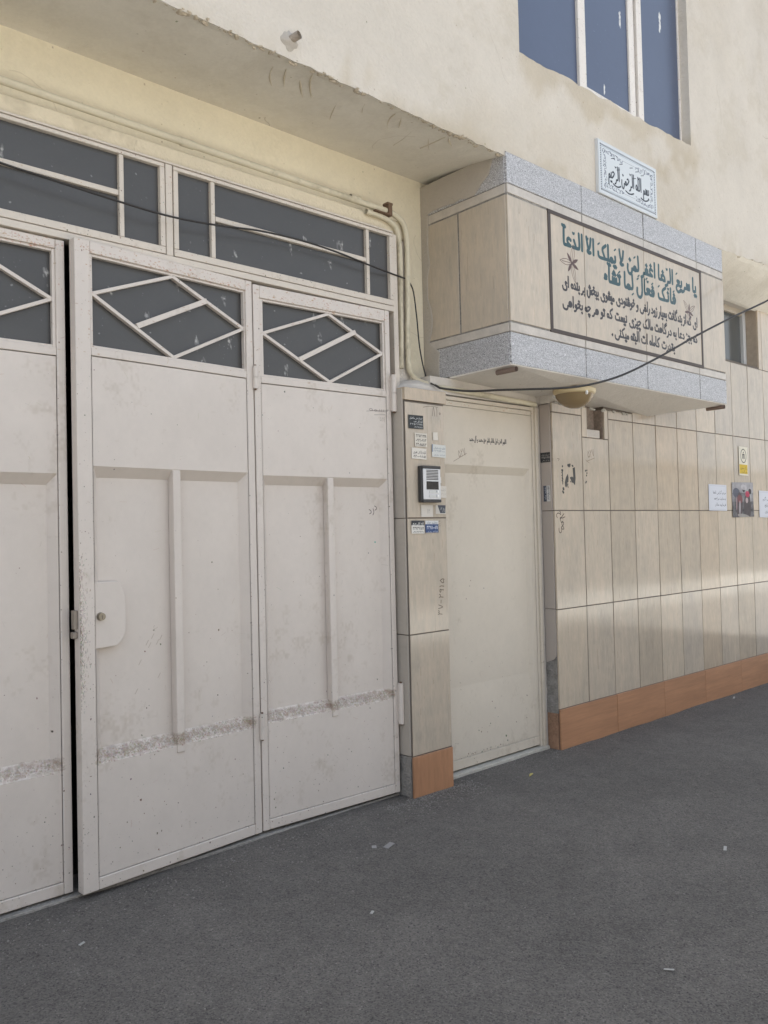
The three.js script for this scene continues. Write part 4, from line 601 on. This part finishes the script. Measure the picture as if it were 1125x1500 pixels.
tag(mesh('cable', tube([[-4.1, 2.80, -.05], [-3.151, 2.685, -.06], [-3.008, 2.676, -.06], [-2.693, 2.657, -.06], [-2.488, 2.652, -.06], [-2.271, 2.667, -.06], [-2.055, 2.693, -.06], [-1.826, 2.703, -.065], [-1.619, 2.697, -.07], [-1.369, 2.677, -.08], [-1.104, 2.675, -.12]], .0042, 140, 6), mCable), 'thin black cable sagging across the transom glass to the pipe', 'cable');
tag(mesh('cable', tube([[-1.045, 2.69, -.15], [-1.03, 2.677, -.16], [-.976, 2.653, -.19], [-.935, 2.532, -.21], [-.915, 2.346, -.21], [-.912, 2.209, -.18], [-.943, 2.143, -.12], [-.953, 2.112, -.06]], .0042, 70, 6), mCable), 'black cable dangling down the yellow wall beside the stone box', 'cable');
tag(mesh('cable', tube([[-.955, 2.115, -.062], [-.942, 2.105, -.06], [-.852, 2.093, -.02], [-.782, 2.084, .04], [-.674, 2.086, .14], [-.532, 2.088, .26], [-.427, 2.091, .34], [-.291, 2.107, .4], [-.01, 2.181, .46], [.301, 2.31, .52], [.689, 2.491, .58], [1.028, 2.641, .64], [1.458, 2.816, .7], [2.094, 3.098, .8], [3.452, 3.702, 1.0], [5.6, 4.6, 1.3]], .0062, 220, 8), mCable), 'thick black cable rising past the front of the stone box', 'cable');
const scupper = thing('roof_spout', 'short broken drain spout sticking out of the upper plaster wall', 'spout', [-2.15, 3.338, .315]);
{
  const o = new THREE.Shape(); o.absarc(0, 0, .022, 0, 6.2832); const h = new THREE.Path(); h.absarc(0, 0, .016, 0, 6.2832, true); o.holes.push(h);
  const g = new THREE.ExtrudeGeometry(o, { depth: .058, bevelEnabled: false, curveSegments: 18 }); g.rotateX(-.2); g.rotateY(.35); mesh('spout_tube', uvm(g), M({ map: mConcrete.map, color: lin(1.1, 1.0, .9), roughness: .8 }), scupper);
  const c = new THREE.SphereGeometry(.046, 20, 14), p = c.attributes.position; for (let i = 0; i < p.count; i++) { const k = 1 + (fbm(p.getX(i) * 40, p.getY(i) * 40 + 3, 5) - .5) * .8; p.setXYZ(i, p.getX(i) * k, p.getY(i) * k * 1.1 - .004, p.getZ(i) * .6 * k - .004); } c.computeVertexNormals(); mesh('mortar_collar', uvm(c), mSmear, scupper);
}

// ---------------------------------------------------------------- lamp, intercom, plaque
const lamp = thing('ceiling_lamp', 'unlit amber glass bowl lamp on the ceiling of the stone box', 'lamp', [-.03, 2.143, .18]);
{
  const pr = [[0, -.107], [.03, -.104], [.06, -.092], [.085, -.073], [.104, -.048], [.114, -.026], [.12, -.024], [.124, -.012], [.124, 0], [.12, .004]].map(([a, b]) => new THREE.Vector2(a, b));
  mesh('glass_bowl', new THREE.LatheGeometry(pr.slice(0, 6), 40), M({ color: lin(.26, .19, .105), roughness: .2 }), lamp);
  mesh('rim', new THREE.LatheGeometry([[.112, -.028], [.119, -.026], [.1245, -.014], [.1245, 0], [.118, .006], [.1, .008], [.02, .009]].map(([a, b]) => new THREE.Vector2(a, b)), 40), M({ color: lin(.58, .47, .28), roughness: .3 }), lamp);
  for (let k = 0; k < 3; k++) { const a = 1.9 + k * 2.094, g = new THREE.SphereGeometry(.009, 12, 8); g.scale(1, 1.6, 1); g.translate(Math.cos(a) * .117, -.03, Math.sin(a) * .117); mesh('clip', g, M({ color: lin(.75, .73, .7), roughness: .4 }), lamp); }
}
const ic = thing('door_intercom', 'silver and black intercom panel with two buttons on the tiled pillar', 'intercom', [-1.0975, 1.575, .002]);
{
  const dk = M({ color: lin(.045, .043, .043), roughness: .5 }), sv = M({ color: lin(.66, .66, .67), roughness: .35, metalness: .25 });
  mesh('housing', bx(-.068, .068, -.094, .094, 0, .026, .006), dk, ic);
  const fp = mesh('face_plate', bx(-.058, .068, -.079, .079, .0262, .032, .003), sv, ic);
  for (let k = 0; k < 7; k++) mesh('grille_slot', bx(-.036, .05, .022 + k * .0078, .0262 + k * .0078, .0321, .0335, .0004), dk, fp);
  mesh('camera_window', bx(-.036, .05, -.028, .014, .0321, .035, .002), M({ color: lin(.02, .02, .022), roughness: .08 }), fp);
  for (const y of [-.046, -.069]) { mesh('name_strip', bx(-.018, .032, y, y + .015, .0321, .034, .001), M({ color: lin(.6, .6, .58), roughness: .4 }), fp); mesh('call_button', bx(.035, .049, y, y + .014, .0321, .038, .002), M({ color: lin(.8, .8, .78), roughness: .4 }), fp); }
  for (const y of [-.0865, .0865]) mesh('end_cap', bx(-.064, .07, y - .0075, y + .0075, .0262, .0335, .003), dk, ic);
}
const plaque = thing('calligraphy_plaque', 'white printed tile plaque with black calligraphy above the stone box', 'plaque', [.037, 3.286, ZF + .02], 0);
{
  const [c, g] = canvas(1024, 500), W = 1024, H = 500, r = rng(55); g.fillStyle = '#cdd1d3'; g.fillRect(0, 0, W, H);
  g.strokeStyle = '#262d36'; g.lineWidth = 17; g.setLineDash([9, 8]); g.strokeRect(36, 36, W - 72, H - 72); g.setLineDash([]); g.lineWidth = 3; g.strokeStyle = '#7d8fa0'; g.strokeRect(52, 52, W - 104, H - 104);
  const vine = (x, y, dx, dy, n) => { g.strokeStyle = 'rgba(46,50,66,.9)'; g.fillStyle = 'rgba(56,64,90,.9)'; g.lineWidth = 4.4; for (let k = 0; k < n; k++) { const a = r() * 6.28, s = 9 + r() * 15; g.beginPath(); g.arc(x, y, s, a, a + 3.6); g.stroke(); g.beginPath(); g.ellipse(x + Math.cos(a) * s, y + Math.sin(a) * s, 8, 3.4, a, 0, 6.3); g.fill(); x += dx * (.7 + .6 * r()) + (r() - .5) * 8; y += dy * (.7 + .6 * r()) + (r() - .5) * 8; } };
  vine(90, 90, 22, 1, 15); vine(90, 90, 2, 22, 14); vine(W - 90, 90, -22, 0, 15); vine(W - 90, 90, -2, 22, 14); vine(90, H - 90, 22, 0, 15); vine(W - 90, H - 90, -22, 0, 15);
  g.strokeStyle = '#30343a'; g.lineWidth = 2; g.beginPath(); g.moveTo(400, 92); g.lineTo(W - 400, 92); g.moveTo(400, H - 92); g.lineTo(W - 400, H - 92); g.stroke();
  write(g, 'بسم اللّه الرّحمن الرّحیم', 880, 310, 130, { fit: 730, lw: .13, col: '#23272b' });
  g.strokeStyle = '#23272b'; g.lineWidth = 15; g.lineCap = 'round'; for (const [x, y, l] of [[300, 370, 130], [520, 380, 140], [790, 378, 130]]) { g.beginPath(); g.moveTo(x + l / 2, y - 16); g.quadraticCurveTo(x, y + 22, x - l / 2, y - 8); g.stroke(); }
  g.lineWidth = 7; for (const [x, y] of [[240, 120], [380, 135], [560, 120], [660, 130], [760, 140], [330, 205], [610, 210]]) { g.beginPath(); g.moveTo(x + 26, y - 10); g.lineTo(x - 26, y + 6); g.stroke(); }
  const mats = M({ map: tex(c, true, false), roughness: .18 });
  const bd = mesh('tile_body', bx(0, .66, 0, .322, -.022, -.0005, .003), M({ color: lin(.6, .61, .61), roughness: .3 }), plaque);
  const f = new THREE.PlaneGeometry(.652, .314); f.translate(.33, .161, .0008); mesh('printed_face', f, mats, plaque);
}

// ---------------------------------------------------------------- paper: stickers, notices, poster
function paper(name, label, category, w, h, draw, p, turnY = 0, rotZ = 0, { group, k = 1600, rough = .7 } = {}) {
  const [c, g] = canvas(Math.max(48, Math.round(w * k)), Math.max(48, Math.round(h * k))); draw(g, c.width, c.height);
  const geo = new THREE.PlaneGeometry(w, h, 6, 6), q = geo.attributes.position; for (let i = 0; i < q.count; i++) { const x = q.getX(i) / w, y = q.getY(i) / h; q.setZ(i, .0006 + Math.max(0, Math.abs(x) + Math.abs(y) - .72) * .006 * (hash2(i, w * 1000 | 0, 4))); } geo.computeVertexNormals();
  const m = mesh(name, geo, M({ map: tex(c, true, false), roughness: rough, side: THREE.DoubleSide })); m.position.set(...p); m.rotation.set(0, turnY, rotZ); tag(m, label, category, group); return m;
}
const fillP = (g, w, h, col) => { g.fillStyle = col; g.fillRect(0, 0, w, h); };
const lines = (g, w, h, arr, col, lw = .13) => arr.forEach(([t, y, s, f = .86]) => write(g, t, w * .95, h * y, h * s, { fit: w * f, lw, col }));
const GS = { group: 'stickers on the tiled pillar' }, zS = .0035;
paper('sticker', 'black sticker with white lines near the pillar top', 'sticker', .106, .07, (g, w, h) => { fillP(g, w, h, '#35383a'); lines(g, w, h, [['خدمات فنی ساختمان', .27, .14], ['لوله کشی نصب', .5, .14, .6], ['33521998', .73, .15], ['09134567', .93, .13, .6]], '#cfd0ce', .15); }, [-1.17, 1.893, zS], 0, .01, GS);
paper('sticker', 'white sticker with three rows of handwritten digits on the pillar', 'sticker', .088, .07, (g, w, h) => { fillP(g, w, h, '#d2cbbf'); lines(g, w, h, [['33521998', .3, .22], ['09210613', .62, .22], ['33085813', .94, .22]], '#332f2c', .13); }, [-1.137, 1.803, zS], 0, 0, GS);
paper('sticker', 'white sticker with two text lines beside a blue edged sticker', 'sticker', .106, .056, (g, w, h) => { fillP(g, w, h, '#d8d2c8'); lines(g, w, h, [['لوله بازکنی فوری', .45, .22], ['0913-00-606058', .86, .24]], '#3a3633', .13); }, [-1.152, 1.732, zS], 0, -.02, GS);
paper('sticker', 'pale sticker with a blue left edge and ruled lines', 'sticker', .104, .066, (g, w, h) => { fillP(g, w, h, '#cfcfca'); g.fillStyle = '#6d7c93'; g.fillRect(0, 0, w * .06, h * .6); lines(g, w, h, [['تخلیه چاه فاضلاب', .33, .15], ['33254000', .58, .18], ['شبانه روزی', .84, .12]], '#69707c', .11); }, [-1.006, 1.752, zS], 0, -.02, GS);
paper('sticker', 'torn scrap of blank white label above the blue edged sticker', 'sticker', .036, .042, (g, w, h) => { fillP(g, w, h, '#d6cfc4'); }, [-1.03, 1.828, zS], 0, .05, GS);
paper('sticker', 'small torn white label touching the intercom side', 'sticker', .026, .03, (g, w, h) => { fillP(g, w, h, '#d9d4ca'); }, [-1.008, 1.6, zS], 0, .05, GS);
paper('sticker', 'faded white label right of the intercom buttons', 'sticker', .048, .062, (g, w, h) => { fillP(g, w, h, '#d2cbc0'); lines(g, w, h, [['کلید', .4, .2], ['312', .8, .2]], 'rgba(120,110,100,.5)', .08); }, [-.981, 1.538, zS], 0, -.04, GS);
paper('sticker', 'faded label with a scribbled number under the intercom', 'sticker', .085, .062, (g, w, h) => { fillP(g, w, h, '#d3ccc2'); write(g, '12', w * .75, h * .7, h * .4, { lw: .06, col: 'rgba(90,84,80,.7)' }); }, [-1.105, 1.438, zS], 0, 0, GS);
paper('sticker', 'white sticker with a grey flag shape under the intercom', 'sticker', .075, .046, (g, w, h) => { fillP(g, w, h, '#c9c3ba'); g.fillStyle = '#4b4e56'; g.beginPath(); g.moveTo(w * .2, 0); g.lineTo(w, 0); g.lineTo(w * .95, h * .9); g.lineTo(w * .45, h * .9); g.fill(); lines(g, w, h, [['برق کار', .45, .22, .5], ['33', .8, .22, .3]], '#d0cec8', .12); }, [-1.004, 1.445, zS], 0, 0, GS);
paper('sticker', 'white sticker with a black header and phone digits', 'sticker', .092, .066, (g, w, h) => { fillP(g, w, h, '#d8d4cc'); g.fillStyle = '#3a3c40'; g.fillRect(0, 0, w, h * .36); lines(g, w, h, [['لوله کشی سریع', .28, .18]], '#e8e6e0', .14); lines(g, w, h, [['33636159', .7, .24], ['09133321', .95, .15]], '#34312e', .13); }, [-1.173, 1.356, zS], 0, -.01, GS);
paper('sticker', 'blue and white printed sticker under the pillar joint', 'sticker', .096, .062, (g, w, h) => { fillP(g, w, h, '#d3d3d0'); g.fillStyle = '#3b4f78'; g.fillRect(0, h * .3, w, h * .7); lines(g, w, h, [['تخلیه چاه', .24, .16]], '#4a5572', .12); lines(g, w, h, [['33680077', .7, .3], ['شبانه روزی', .95, .14]], '#d8dae0', .14); }, [-1.072, 1.357, zS], 0, -.01, GS);
const GR = { group: 'stickers on the door reveal' };
paper('sticker', 'tilted black sticker with pale lines on the door reveal', 'sticker', .072, .06, (g, w, h) => { fillP(g, w, h, '#2f3032'); lines(g, w, h, [['خدمات لوله', .32, .18], ['33521998', .62, .22], ['09134', .92, .18]], '#b9b4ad', .12); }, [-.0185, 1.766, -.05], -Math.PI / 2, 0, GR);
paper('sticker', 'upright blue and white sticker with sideways digits on the door reveal', 'sticker', .05, .096, (g, w, h) => { fillP(g, w, h, '#c9c8c6'); g.fillStyle = '#3d4352'; g.fillRect(0, 0, w * .45, h); g.save(); g.translate(w, h); g.rotate(-Math.PI / 2); write(g, '33680077', h * .95, -w * .14, w * .3, { fit: h * .85, lw: .14, col: '#333a48' }); write(g, 'تخلیه چاه', h * .95, -w * .66, w * .22, { fit: h * .85, lw: .14, col: '#cdd0d6' }); g.restore(); }, [-.0185, 1.545, -.045], -Math.PI / 2, 0, GR);
const GW = { k: 1400 };
const notice = (g, w, h) => { fillP(g, w, h, '#d5d6dc'); g.strokeStyle = 'rgba(120,125,140,.5)'; g.lineWidth = 2; g.strokeRect(w * .06, h * .05, w * .88, h * .9); };
paper('paper_notice', 'white paper notice with three printed lines, between door and poster', 'notice', .296, .203, (g, w, h) => { notice(g, w, h); lines(g, w, h, [['مردم گرامی لطفا', .34, .1, .72], ['به سایت مراجعه', .57, .1, .66], ['فرمایید سلام', .8, .1, .6]], '#3d3f4c', .12); }, [2.098, 1.54, .004], 0, -.01, GW);
paper('paper_notice', 'white paper notice with printed lines on the far side of the poster', 'notice', .3, .225, (g, w, h) => { notice(g, w, h); lines(g, w, h, [['تعمیر آب گرم', .34, .1, .72], ['کولر و پکیج', .57, .1, .6], ['شبانه روزی', .8, .1, .6]], '#3d3f4c', .12); }, [2.985, 1.492, .004], 0, -.02, GW);
paper('poster', 'dark grey photographic poster with two figures and a red patch', 'poster', .385, .282, (g, w, h) => {
  const r = rng(17), f = field(w, h, [[4, 4, .5, 31], [12, 10, .5, 32], [60, 50, .3, 33]]); paint(g, w, h, (i, j) => { const t = j / h, v = .2 + f[j * w + i] * .26 + (t < .3 ? .14 : 0) - (t > .55 ? .07 : 0); return [v, v * .96, v * .99]; });
  for (const [x, y, rx, ry, col] of [[.2, .3, .16, .14, '#4e5160'], [.55, .2, .06, .08, '#241f22'], [.84, .26, .07, .08, '#2d2426'], [.32, .68, .15, .4, '#55494c'], [.36, .48, .12, .12, '#7d4a4b'], [.7, .72, .17, .42, '#4d4446'], [.72, .34, .1, .09, '#c23a56'], [.56, .14, .14, .08, '#bdb9bb'], [.68, .52, .06, .08, '#c9b3b1'], [.34, .72, .035, .2, '#b9b4b6'], [.88, .45, .02, .12, '#c8c8c8'], [.2, .6, .02, .2, '#b99a9c'], [.5, .97, .28, .06, '#a49f98']]) { g.fillStyle = col; g.globalAlpha = .85; g.beginPath(); g.ellipse(w * x, h * y, w * rx, h * ry, .1, 0, 6.3); g.fill(); } g.globalAlpha = 1;
}, [2.535, 1.527, .0042], 0, .015, GW);
paper('warning_sticker', 'white and yellow warning sticker with a ringed symbol over the poster', 'sticker', .162, .236, (g, w, h) => {
  fillP(g, w, h, '#ddd6c4'); g.fillStyle = '#d0b13c'; g.fillRect(w * .04, h * .62, w * .9, h * .32); g.strokeStyle = '#4a4644'; g.lineWidth = w * .045; g.beginPath(); g.ellipse(w * .52, h * .32, w * .3, h * .23, 0, 0, 6.3); g.stroke(); g.beginPath(); g.arc(w * .52, h * .2, w * .045, 0, 7); g.fillStyle = '#4a4644'; g.fill(); g.lineWidth = w * .06; g.beginPath(); g.moveTo(w * .52, h * .25); g.lineTo(w * .52, h * .42); g.moveTo(w * .42, h * .42); g.lineTo(w * .42, h * .27); g.lineTo(w * .62, h * .27); g.lineTo(w * .64, h * .42); g.stroke();
  lines(g, w, h, [['پارک ممنوع', .77, .08, .8], ['پنچرگیری', .9, .07, .75]], '#7a621c', .14);
}, [2.565, 1.843, .0042], 0, -.01, GW);

// ---------------------------------------------------------------- litter and grit
{
  const lf = new THREE.Shape(); lf.moveTo(0, 0); lf.quadraticCurveTo(.03, .016, .062, .002); lf.quadraticCurveTo(.03, -.014, 0, 0);
  const g = new THREE.ExtrudeGeometry(lf, { depth: .0012, bevelEnabled: false, curveSegments: 8 }); g.rotateX(-Math.PI / 2); const p = g.attributes.position; for (let i = 0; i < p.count; i++) p.setY(i, p.getY(i) + Math.abs(p.getZ(i)) * .5 + Math.sin(p.getX(i) * 50) * .002); g.computeVertexNormals();
  const o = mesh('fallen_leaf', g, M({ color: lin(.42, .36, .12), roughness: .8 })); o.position.set(-.575, roadY(-.55, .2) + .004, .2); o.rotation.y = .3; tag(o, 'small yellowed leaf lying on the asphalt by the door', 'leaf');
  const scrap = (x, z, a, b, rot, label, col = [.4, .39, .37]) => { const q = new RoundedBoxGeometry(a, .003, b, 1, .001), pp = q.attributes.position; for (let i = 0; i < pp.count; i++) pp.setY(i, pp.getY(i) + Math.sin(pp.getX(i) * 60) * .003); const m = mesh('litter_scrap', uvm(q), M({ color: lin(...col), roughness: .8 })); m.position.set(x, roadY(x, z) + .004, z); m.rotation.y = rot; tag(m, label, 'litter', 'scraps on the road'); };
  scrap(-2.202, .776, .017, .01, .4, 'tiny crumpled white scrap in the middle of the asphalt'); scrap(-1.816, 1.686, .03, .007, -1.2, 'thin white stick of litter on bare asphalt'); scrap(-.788, 1.372, .035, .012, .4, 'pale flat scrap on the asphalt out from the door'); scrap(-3.024, .26, .02, .01, .2, 'white scrap on the asphalt by the leaf with the lock'); scrap(2.101, .077, .05, .012, .3, 'white scrap at the foot of the brown skirting');
  scrap(-1.75, .369, .05, .028, .2, 'flat grey pebble on the asphalt by the gate', [.26, .25, .24]); scrap(-1.804, .335, .02, .02, .9, 'small grey stone next to a flat pebble', [.3, .29, .28]);
  const r = rng(91), G = []; const put = (x, z, s) => { const q = new THREE.IcosahedronGeometry(s, 0); q.scale(1, .55, .8); q.rotateY(r() * 6); q.translate(x, roadY(x, z) + s * .3, z); G.push(q); };
  for (let k = 0; k < 700; k++) put(-1.45 + r() * .62, .012 + r() * r() * .22, .0018 + r() * r() * .0045);
  for (let k = 0; k < 700; k++) put(-3.6 + r() * 2.4, -.02 + r() * r() * .5, .0015 + r() * r() * .0045);
  for (let k = 0; k < 420; k++) put(r() * 3.2, .012 + r() * r() * .16, .0018 + r() * r() * .0045);
  for (let k = 0; k < 200; k++) put(-.95 + r() * .95, -.05 + r() * r() * .3, .0018 + r() * r() * .0045);
  for (let k = 0; k < 900; k++) put(-3.8 + r() * 6, .3 + r() * 2.6, .0012 + r() * r() * .0032);
  tag(mesh('gravel', G, M({ color: lin(.25, .235, .215), roughness: .95 })), 'loose grit scattered over the asphalt along the wall foot', 'gravel', null, 'stuff');
}

// ---------------------------------------------------------------- across the street (seen in the tile gloss, and lighting the shade)
{
  const s = mesh('pavement', bx(-40, 60, -.05, .11, 3.6, 6.1, .01), mPaving); tag(s, 'pale concrete pavement on the far side of the street', 'pavement', null, 'structure');
  const c = mesh('side_lane', bx(5.6, 40, -.05, .012, -30, 3.59), mConcrete); tag(c, 'plain concrete lane past the end of the house', 'lane', null, 'structure');
  const w = thing('opposite_wall', 'plain grey cement wall across the street', 'wall', [0, 0, 6]); mesh('wall_face', bx(-40, 60, 0, 2.6, 0, .3), mConcrete, w); mesh('coping', bx(-40, 60, 2.601, 2.68, -.05, .35, .01), mConcrete, w);
}
renderer.render(scene, camera);
